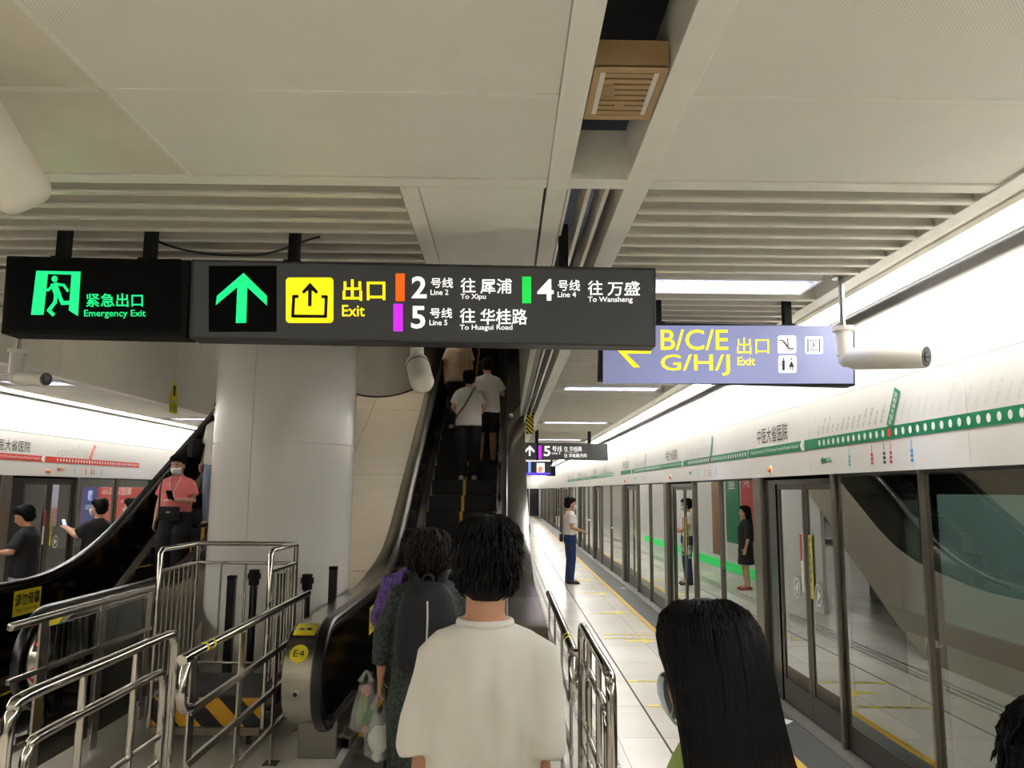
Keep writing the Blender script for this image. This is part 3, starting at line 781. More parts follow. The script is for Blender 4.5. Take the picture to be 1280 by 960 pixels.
# ------------------------------------------------------------------ hanging signs
def face_fn(Y, sx, sy, sc, e=0.):
    """point on the sign face from a position in an enlarged view"""
    return lambda x, y, k=0.: at(sx + x / sc, sy + y / sc, Y=Y - .004 - k)
class Sign:
    def __init__(s, name, label, cat, Y, corners, body_m, depth=.13, group=None, body='body'):
        P = [at(x, y, Y=Y) for x, y in corners]          # TL TR BR BL
        s.root = thing(name, label, cat, tuple((P[2] + P[3]) / 2), 0, group); s.Y = Y
        m = MB(); m.poly(P, (0, depth, 0)); s.body = s.add(m, body, body_m, bevel=.004)
    def add(s, m, name, mt, par=None, **k):
        o = m.build(name, mt, **k)
        if par: o.parent = par; return o
        return hold(o, s.root)
    def rect(s, f, x0, y0, x1, y1, name, mt, par=None, k=0.):
        m = MB(); m.quad(f(x0, y1, k), f(x1, y1, k), f(x1, y0, k), f(x0, y0, k)); return s.add(m, name, mt, par)
    def text(s, f, items, name, mt, par=None, k=.002, off=.0):
        m = MB()
        for body, x0, y0, x1, y1 in items:
            o = f(x0, y1, k); m.text(body, o, f(x1, y1, k) - o, f(x0, y0, k) - o, off)
        return s.add(m, name, mt, par)
    def shapes(s, f, polys, name, mt, par=None, k=.002):
        m = MB()
        for P in polys: m.poly([f(x, y, k) for x, y in P])
        return s.add(m, name, mt, par)
    def post(s, px, ya, yb, wpx=6):
        m = MB(); a = at(px, yb, Y=s.Y); z1 = 3.2; h = wpx * s.Y / F
        m.box(a.x - h, a.x + h, s.Y + .03, s.Y + .09, a.z - .02, z1); m.box(a.x - h * 1.8, a.x + h * 1.8, s.Y + .02, s.Y + .1, a.z - .004, a.z + .012)
        return s.add(m, 'hanger_post', black_metal)
def stroke(pts, w):
    """flat thick line as quads (list of polygons)"""
    out = []
    for (x0, y0), (x1, y1) in zip(pts, pts[1:]):
        dx, dy = x1 - x0, y1 - y0; L = math.hypot(dx, dy); ox, oy = -dy / L * w / 2, dx / L * w / 2
        ex, ey = dx / L * w * .3, dy / L * w * .3
        out.append([(x0 + ox - ex, y0 + oy - ey), (x1 + ox + ex, y1 + oy + ey), (x1 - ox + ex, y1 - oy + ey), (x0 - ox - ex, y0 - oy - ey)])
    return out
def disc(cx, cy, r, n=20): return [(cx + r * math.cos(2 * PI * i / n), cy + r * math.sin(2 * PI * i / n)) for i in range(n)]
def rrect(x0, y0, x1, y1, r):
    out = []
    for cx, cy, a in ((x1 - r, y0 + r, -PI / 2), (x1 - r, y1 - r, 0), (x0 + r, y1 - r, PI / 2), (x0 + r, y0 + r, PI)):
        out += [(cx + r * math.cos(a + i * PI / 12), cy + r * math.sin(a + i * PI / 12)) for i in range(7)]
    return out
g_green = E_('sign_green', (20, 225, 130), 1.0); g_white = E_('sign_white', (245, 245, 240), 1.0); g_yel = E_('sign_yellow', (255, 232, 20), 1.0)
face_dark = E_('sign_face_dark', (44, 44, 43), .9); face_blk = mat('sign_face_black', (5, 5, 5), .6, spec=.12)
g_or = E_('sign_orange', (255, 92, 14), 1.0); g_pur = E_('sign_purple', (190, 40, 250), 1.0); g_line4 = E_('sign_line_green', (20, 200, 70), 1.0)
g_blue = E_('sign_face_blue', (112, 116, 146), .85)
# emergency exit sign
f = face_fn(3.6, 0, 300, 3.0476)
sg = Sign('exit_sign', 'black emergency exit sign with green running figure, left of the long sign', 'sign', 3.6, [(8, 319.5), (238, 325), (232, 422), (1, 417)], black_metal)
sg.rect(f, 26, 72, 690, 345, 'sign_face', face_blk)
fr = [[(138, 117), (184, 118), (166, 285), (118, 285)], [(184, 118), (308, 120), (306, 133), (182, 130)], [(272, 132), (307, 132), (297, 290), (262, 268)]]
sg.shapes(f, fr, 'green_door', g_green)
man = [disc(208, 148, 12)] + stroke([(206, 172), (218, 205)], 26) + stroke([(204, 172), (184, 190), (172, 190)], 10) + stroke([(214, 168), (243, 172), (258, 194)], 10) \
    + stroke([(222, 204), (238, 240), (268, 238)], 15) + stroke([(214, 206), (209, 238), (186, 268), (203, 284)], 14)
sg.shapes(f, man, 'running_figure', g_green, k=.004)
sg.text(f, [('紧急出口', 327, 203, 545, 255)], 'lettering', g_green, off=.015); sg.text(f, [('Emergency Exit', 320, 266, 555, 299)], 'lettering', g_green, off=.01)
sg.post(70, 285, 321); sg.post(180, 285, 323)
# the long direction sign
sg = Sign('direction_sign', 'long dark sign for lines 2, 4 and 5 with green arrow, hanging at the centre', 'sign', 3.6, [(239, 324), (820, 335), (820, 433), (236, 423)], dark_grey)
main_sign = sg
f4 = face_fn(3.6, 400, 300, 2.909)
m = MB(); m.quad(f(735, 368), f4(1212, 382), f4(1212, 112), f(738, 82)); sg.add(m, 'sign_face', face_dark)
sg.rect(f, 795, 98, 1054, 350, 'arrow_window', face_blk, k=.001)
sg.shapes(f, [[(928, 125), (1017, 213), (1017, 250), (942, 180), (938, 316), (898, 316), (904, 180), (822, 248), (826, 213)]], 'green_arrow', g_green, k=.003)
ic = sg.shapes(f, [rrect(1089, 143, 1270, 316, 14)], 'exit_symbol', g_yel, k=.001)
sg.shapes(f, stroke([(1134, 215), (1119, 215), (1115, 290), (1240, 291), (1243, 216), (1228, 216)], 12) + stroke([(1180, 248), (1181, 190)], 14) + [[(1181, 162), (1212, 196), (1206, 206), (1181, 186), (1156, 206), (1150, 196)]], 'symbol_arrow', ink, ic, k=.004)
sg.text(f4, [('出口', 82, 143, 238, 221)], 'yellow_lettering', g_yel, off=.02); sg.text(f4, [('Exit', 80, 236, 163, 278)], 'yellow_lettering', g_yel, off=.012)
sg.rect(f4, 275, 122, 308, 222, 'orange_line_bar', g_or, k=.002); sg.rect(f4, 735, 133, 768, 230, 'green_line_bar', g_line4, k=.002); sg.rect(f4, 267, 232, 301, 332, 'purple_line_bar', g_pur, k=.002)
for num, x0, y0, x1, y1, rest in (
    ('2', 333, 132, 388, 212, [('号线', 403, 137, 484, 174), ('Line 2', 402, 180, 467, 200), ('往', 511, 138, 566, 192), ('犀浦', 583, 140, 698, 195), ('To Xipu', 511, 196, 603, 220)]),
    ('4', 790, 142, 850, 220, [('号线', 865, 145, 946, 185), ('Line 4', 864, 188, 931, 208), ('往', 974, 147, 1028, 201), ('万盛', 1045, 150, 1163, 203), ('To Wansheng', 974, 206, 1137, 231)]),
    ('5', 331, 240, 383, 322, [('号线', 400, 247, 481, 284), ('Line 5', 398, 290, 463, 310), ('往', 508, 248, 565, 302), ('华桂路', 583, 250, 754, 308), ('To Huagui Road', 508, 308, 700, 332)])):
    sg.text(f4, [(num, x0, y0, x1, y1)], 'line_number', g_white, off=.02); 
    for it in rest: sg.text(f4, [it], 'lettering', g_white, off=.012)
sg.post(363, 285, 326); sg.post(705, 300, 334)
# blue exits sign
f = face_fn(4.9, 740, 340, 3.2)
sg = Sign('exits_sign', 'blue lit sign for exits B to J hanging over the right platform', 'sign', 4.9, [(751, 402), (1069, 408), (1069, 482), (749.5, 474)], black_metal)
sg.rect(f, 44, 214, 1046, 446, 'sign_face', g_blue)
sg.text(f, [('B/C/E', 275, 230, 545, 312)], 'exit_letters', g_yel, off=.005); sg.text(f, [('G/H/J', 275, 330, 552, 414)], 'exit_letters', g_yel, off=.005)
sg.text(f, [('出口', 580, 262, 708, 328)], 'lettering', g_yel); sg.text(f, [('Exit', 582, 340, 653, 373)], 'lettering', g_yel, off=.01)
sg.shapes(f, [[(95, 305), (165, 228), (192, 228), (136, 290), (236, 290), (236, 326), (136, 326), (192, 381), (165, 381)]], 'arrow', g_yel)
a = sg.shapes(f, [rrect(743, 255, 816, 325, 8)], 'escalator_symbol', g_white, k=.001)
sg.shapes(f, stroke([(750, 275), (762, 272), (790, 305), (806, 306)], 5) + stroke([(752, 284), (768, 282), (788, 312), (806, 312)], 3) + [disc(783, 270, 4)] + stroke([(783, 276), (785, 292)], 5), 'symbol_drawing', ink, a, k=.004)
b = sg.shapes(f, [rrect(852, 258, 924, 327, 8)], 'lift_symbol', g_white, k=.001)
sg.shapes(f, stroke([(864, 268), (864, 320)], 5) + stroke([(911, 268), (911, 320)], 5) + stroke([(874, 274), (902, 274), (902, 312), (874, 312), (874, 272)], 3) + stroke([(885, 282), (886, 292), (880, 304)], 4) + stroke([(886, 291), (896, 296)], 4), 'symbol_drawing', ink, b, k=.004)
c = sg.shapes(f, [rrect(746, 335, 818, 403, 8)], 'toilet_symbol', g_white, k=.001)
sg.shapes(f, [disc(766, 348, 4), disc(798, 348, 4)] + stroke([(766, 356), (766, 390)], 11) + stroke([(757, 358), (757, 374)], 3) + stroke([(775, 358), (775, 374)], 3) + [[(798, 354), (810, 380), (786, 380)]] + stroke([(794, 380), (794, 392)], 4) + stroke([(802, 380), (802, 392)], 4) + stroke([(782, 345), (782, 394)], 2), 'symbol_drawing', ink, c, k=.004)
sg.post(988, 375, 406, 4.5); sg.post(824, 375, 403, 4.5)
# far sign and screens
f = face_fn(16., 640, 520, 5.333)
sg = Sign('direction_sign', 'small dark line 5 sign with up arrow far along the right platform', 'sign', 16., [(630, 553), (759.5, 554.5), (760, 575.5), (630, 573.5)], dark_grey)
m = MB(); m.quad(f(-40, 284), f(634, 292), f(632, 186), f(-40, 178)); sg.add(m, 'sign_face', face_dark)
sg.shapes(f, [[(118, 196), (152, 232), (146, 244), (124, 220), (124, 266), (112, 266), (112, 220), (90, 244), (84, 232)]], 'arrow', g_white, k=.01)
sg.rect(f, 167, 197, 196, 287, 'purple_line_bar', g_pur, k=.01)
sg.text(f, [('5', 212, 200, 256, 268)], 'line_number', g_white, k=.01, off=.02)
for it in (('号线', 268, 200, 333, 238), ('Line 5', 266, 240, 322, 256), ('往', 347, 203, 372, 235), ('华桂路', 382, 203, 466, 235), ('To Huagui Road', 349, 237, 442, 244), ('往 华桂路方向', 347, 250, 497, 276)): sg.text(f, [it], 'lettering', g_white, k=.01)
sg.post(671, 540, 554, 2); sg.post(737, 540, 555, 2)
sg = Sign('display_screen', 'lit information screen hanging under the small line 5 sign', 'screen', 15.8, [(655, 575), (689, 575.5), (688.5, 594.5), (655, 594)], black_metal, .08)
f = face_fn(15.8, 640, 520, 5.333)
sg.rect(f, 82, 298, 258, 392, 'screen', E_('screen_dark', (30, 28, 38), .8)); sg.rect(f, 108, 302, 126, 376, 'blue_bar', E_('screen_blue', (120, 150, 220), .9), k=.01)
sg.rect(f, 82, 378, 256, 392, 'violet_strip', E_('screen_violet', (90, 60, 230), 1.), k=.01); sg.rect(f, 165, 314, 217, 376, 'picture_card', g_white, k=.01); sg.rect(f, 82, 296, 256, 303, 'light_strip', g_white, k=.01)
sg.shapes(f, [disc(190, 350, 15), [(172, 360), (186, 342), (206, 372), (176, 374)]], 'picture', E_('screen_orange', (236, 130, 90), .9), k=.02)
m = MB(); a = at(672, 575, Y=15.8); m.cyl((a.x, 15.85, a.z - .02), (a.x, 15.85, 3.2), .02); sg.add(m, 'hanger_post', black_metal)
sg = Sign('display_screen', 'second hanging screen just beyond the lit one, mostly hidden', 'screen', 20, [(684, 583), (694.5, 583), (694.5, 595), (684, 595)], black_metal, .1)
m = MB(); a = at(690, 584, Y=20); m.cyl((a.x, 20.05, a.z - .02), (a.x, 20.05, 3.2), .02); sg.add(m, 'hanger_post', black_metal)
# cable and warning sign
m = MB(); m.tube([at(x, y, Y=3.72) for x, y in ((186, 292), (205, 305), (255, 317), (318, 319), (352, 312), (385, 300), (400, 296))], .006, 8, 6)
tag(m.build('hanging_cable', rubber, smooth=True), 'black cable sagging between the hanger posts above the signs', 'cable')
o = thing('warning_sign', 'small yellow triangle warning sign on the panel over the left escalator', 'sign', tuple(at(217, 500, X=-5.09)))
rt = Vector((0, 1, 0)); 
def wl(name, pts, mt):
    m = MB(); m.poly([Vector((.004 + e, y, z)) for y, z, e in pts], (-.004, 0, 0)); return m.build(name, mt, o)
wl('triangle', [(-.16, .0, .0), (.16, .0, .0), (0, .34, .0)], yellow_sticker); wl('plate', [(-.14, -.2, 0), (.14, -.2, 0), (.14, -.03, 0), (-.14, -.03, 0)], yellow_sticker)
wl('exclamation_mark', [(-.03, .06, .003), (.03, .06, .003), (.04, .22, .003), (-.04, .22, .003)], ink)
m = MB(); m.text('小心碰头', (.009, -.12, -.15), (0, .24, 0), (0, 0, .08)); m.build('lettering', ink, o)

# ------------------------------------------------------------------ cameras, sound projectors, vent
def cctv(name, label, base_px, Y, direc, L, r, zt):
    p = at(*base_px, Y=Y); o = thing(name, label, 'camera', tuple(p)); d = Vector(direc).normalized()
    m = MB(); m.cyl((0, 0, 0), (0, 0, zt - p.z), .016, n=14); m.cyl((0, 0, zt - p.z - .02), (0, 0, zt - p.z), .05, n=18); m.build('drop_rod', steel, o, smooth=True)
    m = MB(); m.cyl((0, 0, -.005), (0, 0, .02), .062, n=24); m.cyl((0, 0, -.15), (0, 0, 0), .045, n=24); m.build('mount_cup', cam_white, o, smooth=True)
    b = Vector((0, 0, -.17)); m = MB(); m.ell(b + d * .01, (.045, .045, .05), 16); m.build('swivel', cam_white, o, smooth=True)
    a = b + d * .035 + Vector((0, 0, -.0)); e = a + d * L
    m = MB(); m.tube([a, a + d * .02, e - d * .012, e], [r * .82, r, r, r * .93], 28); hs = m.build('housing', cam_white, o, smooth=True)
    m = MB(); m.cyl(e - d * .004, e + d * .004, r * .86, n=28); m.build('front_window', black_frit, o, smooth=True)
    m = MB(); m.cyl(e, e + d * .008, r * .42, n=20); m.build('lens', mat('lens_glass', (60, 62, 66), .08, .3), o, smooth=True)
cctv('security_camera', 'white bullet security camera on a rod in front of the blue sign', (1054, 413), 4.4, (.62, -.78, -.1), .42, .064, 3.18)
cctv('security_camera', 'grey bullet security camera under the emergency exit sign on the left', (22, 441), 5.2, (.9, -.35, -.08), .26, .05, 3.18)
def projector(label, a, b, r, nb):
    o = thing('sound_projector', label, 'loudspeaker', tuple(a)); a = Vector(a); d = (Vector(b) - a); L = d.length; d.normalize()
    m = MB(); m.tube([d * 0, d * .015, d * (L - .05), d * (L - .03), d * (L - .012), d * (L + .004), d * (L + .012)], [r * .9, r, r, r * .97, r * .88, r * .7, r * .45], 40); m.build('housing', cam_white, o, smooth=True)
    m = MB(); m.tube([d * .045, d * .06], [r * 1.02, r * 1.02], 36); m.build('ring', mat('camera_ring', (120, 118, 110), .5), o, smooth=True)
    t = Vector(nb) - a; m = MB(); m.tube([d * .02, d * .0 + Vector((0, 0, .05)), t], [.05, .045, .04], 20); m.build('mounting_arm', cam_white, o, smooth=True)
    m = MB(); n = 14
    side = d.cross(Vector((0, 0, 1))).normalized()
    return o, d, r
a = at(521, 452, Y=5.05); b = at(529, 482, Y=4.86); projector('white cylindrical loudspeaker hanging under the long sign near the escalator', a, b, .076, (a.x - .01, a.y + .05, 3.17))
a = at(-56, 112, Y=2.1); b = at(36, 256, Y=2.28); projector('large white cylindrical loudspeaker at the upper left, close to the viewer', a, b, .088, (a.x - .1, a.y - .1, 3.16))
# vent grille in the open slot
V = [at(740, 78, Z=ZC + .012), at(872, 80, Z=ZC + .012), at(841, 144, Z=ZC + .012), at(726, 144, Z=ZC + .012)]
ya, yb = V[0].y, V[3].y; x0, x1 = .254, .477
o = thing('air_vent', 'tan air vent with slotted grille set in the open ceiling slot', 'vent', ((x0 + x1) / 2, ya, ZC))
tan = mat('vent_tan', (178, 148, 106), .55, noise_amt=.05); xo = (x0 + x1) / 2
m = MB(); m.box(x0 - xo, x1 - xo, 0, .012, .0, .08); m.box(x0 - xo, x1 - xo, yb - ya - .012, yb - ya, .0, .08); m.box(x0 - xo, x0 - xo + .01, .012, yb - ya - .012, .0, .08); m.box(x1 - xo - .01, x1 - xo, .012, yb - ya - .012, .0, .08); m.box(x0 - xo, x1 - xo, 0, yb - ya, .08, .085); m.build('duct_box', tan, o)
m = MB(); W = x1 - x0; Ln = yb - ya; q = .03
m.box(-W / 2, W / 2, 0, q, -.004, .006); m.box(-W / 2, W / 2, Ln - q, Ln, -.004, .006); m.box(-W / 2, -W / 2 + .022, q, Ln - q, -.004, .006); m.box(W / 2 - .022, W / 2, q, Ln - q, -.004, .006); m.build('frame', tan, o, bevel=.002)
m = MB(); m.box(-W / 2 + .022, -W / 2 + .038, q, Ln - q, .0, .006); m.build('pale_side_strip', white_paint, o); m = MB(); m.box(W / 2 - .038, W / 2 - .022, q, Ln - q, .0, .006); m.build('pale_side_strip', white_paint, o)
m = MB(); nb = 8; st = (Ln - 2 * q) / nb
for k in range(nb):
    y = q + st * k
    m.box(-W / 2 + .038, W / 2 - .038, y + st * .32, y + st, .0, .01)
    if k in (2, 3, 4): m.box(-W / 2 + .038, -W / 2 + .06 + .006 * k, y, y + st * .5, 0, .01)
    if k in (6, 8): m.box(-.02, .012, y, y + st * .5, 0, .01)
    if k == 8: m.box(-W / 2 + .038, -W / 2 + .05, y, y + st * .5, 0, .01); m.box(.045, .055, y, y + st * .5, 0, .01)
m.build('grille', tan, o)
m = MB(); m.box(-W / 2 + .012, W / 2 - .012, .014, Ln - .014, .02, .03); m.build('cavity_shade', ink, o)  # black sheet behind the bars stands in for shade inside the duct

# ------------------------------------------------------------------ railings
def fixed_rail(X, ya, yb, label, s):
    """posts with three flat bars and a round handrail whose near end turns down"""
    o = thing('handrail', label, 'railing', (X, ya, 0)); L = yb - ya
    n = 4
    for k in range(n):
        y = .12 + (L - .2) * k / (n - 1)
        m = MB(); m.box(-.006, .006, y - .04, y + .04, 0, 1.02); m.box(-.05, .05, y - .06, y + .06, 0, .008); m.build('post', steel, o, bevel=.002)
    for z in (.24, .5, .76):
        m = MB(); m.box(-.012, .012, .1, L - .02, z - .02, z + .02, .004); m.build('mid_bar', steel, o)
    m = MB(); m.tube([(0, .1, .78), (0, .02, .80), (0, -.02, .87), (0, .0, .96), (0, .06, 1.03), (0, .16, 1.05), (0, L, 1.05)], .026, 18, 6); m.ell((0, .1, .78), (.026, .026, .026), 16); m.ell((0, L, 1.05), (.026, .008, .026), 16)
    m.build('handrail_tube', chrome, o, smooth=True)
    for y in (.24, .34): 
        m = MB(); m.cyl((0, y, 1.05), (0, y + .022, 1.05), .0275, n=20); m.build('yellow_tape', yellow_sticker, o, smooth=True)
    return o
fixed_rail(-1.61, 4.05, 6.5, 'steel handrail on flat posts left of the up escalator, yellow tape at its end', -1)
fixed_rail(.375, 4.3, 6.6, 'steel handrail on flat posts right of the man in white, yellow tape at its end', 1)
def barrier(X, ya, yb, label, xtilt=0., bars=(.86, .5, .36)):
    o = thing('tube_barrier', label, 'railing', (X, ya, 0)); L = yb - ya
    m = MB(); m.tube([(0, 0, 0), (0, 0, .5), (0, 0, .93), (0, .03, 1.01), (0, .1, 1.05), (0, L / 2, 1.05), (0, L - .1, 1.05), (0, L - .03, 1.01), (0, L, .93), (0, L, .5), (0, L, 0)], .026, 18, 6); m.build('outer_tube', chrome, o, smooth=True)
    zt = bars[0]
    m = MB(); m.tube([(0, .13, .02), (0, .13, .4), (0, .13, zt - .12), (0, .16, zt - .03), (0, .23, zt), (0, L / 2, zt), (0, L - .23, zt), (0, L - .16, zt - .03), (0, L - .13, zt - .12), (0, L - .13, .4), (0, L - .13, .02)], .022, 16, 6); m.build('inner_tube', chrome, o, smooth=True)
    for z in bars[1:]:
        m = MB(); m.cyl((0, .13, z), (0, L - .13, z), .016, n=14); m.build('lower_bar', chrome, o, smooth=True)
    for y in (L * .35, L * .68):
        m = MB(); m.cyl((0, y, 0), (0, y, 1.04), .017, n=14); m.build('upright', chrome, o, smooth=True)
    for y in (0, L):
        m = MB(); m.cyl((0, y, 0), (0, y, .012), .07, n=24); m.build('foot_plate', steel, o, smooth=True)
    return o
barrier(-1.95, 3.2, 4.75, 'polished tube barrier at the lower left, nearest the viewer')
barrier(.50, 3.7, 5.1, 'polished tube barrier on the right next to the black-haired woman')
barrier(-3.12, 3.0, 4.74, 'polished tube barrier cut off by the left edge of the photo')
o = thing('glass_railing', 'steel railing with grey glass panels before the left escalator', 'railing', (-3.0, 4.86, 0))
m = MB(); m.cyl((0, 0, 1.05), (0, 2.0, 1.05), .026, n=18); m.ell((0, 0, 1.05), (.026, .01, .026), 16); m.build('handrail_tube', steel, o, smooth=True)
for y in (.35, 1.1, 1.85):
    m = MB(); m.box(-.008, .008, y - .045, y + .045, 0, 1.03); m.build('post', steel, o, bevel=.002)
for z in (.3, .72):
    m = MB(); m.box(-.012, .012, .02, 1.98, z - .018, z + .018, .004); m.build('mid_bar', steel, o)
for a, b in ((.42, 1.03), (1.17, 1.78)):
    m = MB(); m.box(-.02, -.012, a, b, .1, .98); m.build('glass_panel', glass_dark, o)
# wheeled work platform with its guard rail
PX0, PX1, PY0, PY1 = -2.62, -1.78, 6.0, 6.72
o = thing('wheeled_platform', 'low wheeled platform with steel guard rails and hazard stripes before the column', 'platform', ((PX0 + PX1) / 2, (PY0 + PY1) / 2, 0))
def PB(m, name, mt, par=None, **k):
    q = m.build(name, mt, **k)
    if par: q.parent = par; return q
    return hold(q, o)
m = MB(); m.box(PX0 + .03, PX1 - .03, PY0 + .03, PY1, .33, .37, .004); PB(m, 'deck', mat('deck_grey', (78, 78, 76), .7, noise_amt=.15))
m = MB(); m.box(PX0 + .02, PX1 - .02, PY0, PY0 + .03, .15, .35, .003); PB(m, 'hazard_board', stripe_mat('hazard', (222, 164, 30), (20, 20, 20), .12, (.75, 0, .75)))
m = MB(); m.box(PX0 + .02, PX1 - .02, PY0 - .01, PY0 + .05, .09, .145, .003); m.box(PX0 + .02, PX0 + .08, PY0 + .05, PY1, .09, .145); m.box(PX1 - .08, PX1 - .02, PY0 + .05, PY1, .09, .145); PB(m, 'base_frame', mat('worn_wood', (138, 124, 104), .7, noise_amt=.2))
for x in (PX0 + .1, PX1 - .12):
    for y in (PY0 + .08, PY1 - .1):
        m = MB(); m.cyl((x - .012, y, .04), (x + .012, y, .04), .038, n=20); q = PB(m, 'caster', rubber, smooth=True)
        m = MB(); m.box(x - .022, x - .015, y - .018, y + .018, .03, .1); m.box(x + .015, x + .022, y - .018, y + .018, .03, .1); PB(m, 'caster_fork', steel, q)
zt = 1.43; zm = 1.27; zl = .45; r = .02
m = MB(); m.tube([(PX0, PY0, .14), (PX0, PY0, 1.0), (PX0, PY0, zt - .03), (PX0, PY0 + .03, zt), (PX0, PY1 - .03, zt), (PX0 + .03, PY1, zt), (PX1 - .03, PY1, zt), (PX1, PY1 - .03, zt), (PX1, PY0 + .03, zt), (PX1, PY0, zt - .03), (PX1, PY0, 1.0), (PX1, PY0, .14)], r, 14); PB(m, 'top_rail', chrome, smooth=True)
m = MB(); m.cyl((PX0, PY1, .3), (PX0, PY1, zt), r); PB(m, 'post', chrome, smooth=True); m = MB(); m.cyl((PX1, PY1, .3), (PX1, PY1, zt), r); PB(m, 'post', chrome, smooth=True)
for z in (zm, zl):
    for a, b in (((PX0, PY0, z), (PX0, PY1, z)), ((PX0, PY1, z), (PX1, PY1, z)), ((PX1, PY0, z), (PX1, PY1, z))):
        m = MB(); m.cyl(a, b, .014, n=12); PB(m, 'mid_rail', chrome, smooth=True)
for k in range(7):
    for X in (PX0, PX1):
        m = MB(); y = PY0 + (PY1 - PY0) * (k + 1) / 8; m.cyl((X, y, zl), (X, y, zm), .009, n=10); PB(m, 'baluster', chrome, smooth=True)
for k in range(3):
    m = MB(); x = PX0 + (PX1 - PX0) * (k + 1) / 4; m.cyl((x, PY1, zl), (x, PY1, zm), .009, n=10); PB(m, 'baluster', chrome, smooth=True)
# black belt posts
def belt_post(x, y, h, label, square, z0=0.):
    o = thing('belt_post', label, 'post', (x, y, z0), 0, 'black belt barrier posts')
    m = MB(); m.cyl((0, 0, .012), (0, 0, h - .12), .032, n=20) if not square else m.box(-.035, .035, -.03, .03, .012, h - .02, .006); m.build('pole', rubber, o, smooth=not square)
    m = MB(); m.cyl((0, 0, 0), (0, 0, .02), .09, n=28); m.build('base', rubber, o, smooth=True)
    m = MB()
    if square: m.box(-.037, .037, -.032, .032, h - .03, h, .006)
    else: m.cyl((0, 0, h - .13), (0, 0, h), .045, n=20); m.box(-.055, .055, -.012, .012, h - .08, h - .03)
    m.build('belt_head', black_metal, o)
belt_post(-2.42, 7.03, 1.13, 'slim square black post before the column, leftmost of the group', True)
belt_post(-2.2, 6.95, 1.19, 'black belt post with wide head before the column', False)
belt_post(-1.98, 7.05, 1.15, 'slim square black post before the column, right of the wide-headed one', True)
belt_post(-1.72, 6.9, 1.16, 'black belt post with wide head at the far end of the left handrail', False)
belt_post(-1.56, 7.2, 1.2, 'slim square black post against the up escalator side', True)
# ------------------------------------------------------------------ floor markings, adverts, train, panels under the escalator
def decal(name, label, cat, m, mt, group=None):
    o = m.build(name, mt); tag(o, label, cat, group); return o
spots = [(14.9, 1.42, 2.0), (12.4, 1.33, 2.03), (10.65, 1.33, 2.0), (10.38, 1.31, 1.98), (8.1, 1.26, 1.98), (7.2, 1.3, 1.98), (17.2, 1.4, 2.0), (19.4, 1.4, 2.0), (22.5, 1.5, 2.0)]
word = ['crossing below the uniformed man', 'second one in front of the uniformed man', 'third one, before the second door pair', 'fourth one, close behind the third', 'left of the black-haired woman', 'hidden behind the black-haired woman', 'just past the uniformed man', 'second past the uniformed man', 'far down the right platform']
for (y, a, b), w_ in zip(spots, word):
    m = MB(); x = a; k = 0
    while x < b - .03:
        L = .17; m.box(x, min(x + L, b), y - .03, y + .03, .0, .003); x += L + .03
    o = decal('queue_line', 'dashed yellow queue line on the floor, ' + w_, 'floor marking', m, floor_yellow, 'yellow queue lines')
    m = MB(); m.text('请在此排队候车', (a + .1, y - .02, .004), (.34, 0, 0), (0, .04, 0)); c = m.build('lettering', ink); c.parent = o
for y, w_ in ((14.75, 'by the uniformed man'), (12.55, 'second from the uniformed man'), (10.2, 'nearest the second door pair'), (17.0, 'beyond the uniformed man'), (7.7, 'beside the black-haired woman')):
    m = MB(); x = 1.78
    m.poly([(x - .2, y - .05, .004), (x, y - .05, .004), (x, y - .14, .004), (x + .2, y, .004), (x, y + .14, .004), (x, y + .05, .004), (x - .2, y + .05, .004)])
    decal('floor_arrow', 'yellow floor arrow pointing to the doors, ' + w_, 'floor marking', m, floor_yellow, 'yellow floor arrows')
for y, w_ in ((6.75, 'nearest door pair'), (11.1, 'second door pair'), (15.6, 'third door pair')):
    m = MB(); x = 2.33
    m.poly([(x - .1, y - .02, .006), (x + .02, y - .02, .006), (x - .02, y - .09, .006), (x + .03, y - .09, .006), (x + .11, y, .006), (x + .03, y + .09, .006), (x - .02, y + .09, .006), (x + .02, y + .02, .006), (x - .1, y + .02, .006)])
    decal('floor_arrow', 'white arrow on the dark granite edge before the ' + w_, 'floor marking', m, white_ink, 'white floor arrows')
# lit adverts on the wall behind the left track
def advert(label, ya, yb, za, zb, col, name='advert_lightbox'):
    o = thing(name, label, 'advert', (-10.72, ya, za))
    m = MB(); m.box(-.05, 0, 0, yb - ya, 0, zb - za, .01); m.build('box_frame', black_metal, o)
    m = MB(); m.quad((.003, .02, .02), (.003, yb - ya - .02, .02), (.003, yb - ya - .02, zb - za - .02), (.003, .02, zb - za - .02)); m.build('lit_panel', col, o)
    return o
def ad_rect(o, y0, y1, z0, z1, name, mt, e=.006):
    m = MB(); m.quad((e, y0, z0), (e, y1, z0), (e, y1, z1), (e, y0, z1)); return m.build(name, mt, o)
def ad_text(o, t, y0, y1, z0, z1, name, mt, e=.009):
    m = MB(); m.text(t, (e, y0, z0), (0, y1 - y0, 0), (0, 0, z1 - z0)); return m.build(name, mt, o)
a = advert('lit orange advert behind the left track at the photo edge', 14.6, 16.9, .9, 2.12, E_('ad_orange', (255, 130, 20), 1.1))
ad_rect(a, 1.5, 2.25, .1, .5, 'pink_box', E_('ad_pink', (255, 190, 150), 1.)); ad_text(a, '特惠', 1.65, 2.1, .2, .4, 'lettering', E_('ad_violet', (190, 120, 220), 1.))
ad_rect(a, .2, 1.4, .3, .9, 'yellow_glow', E_('ad_amber', (255, 190, 40), 1.))
a = advert('narrow lit pale pink advert behind the left track', 18.2, 18.75, .95, 2.12, E_('ad_pale', (216, 190, 214), .8)); ad_rect(a, .03, .52, .03, .45, 'pink_base', E_('ad_rose', (190, 110, 150), .7))
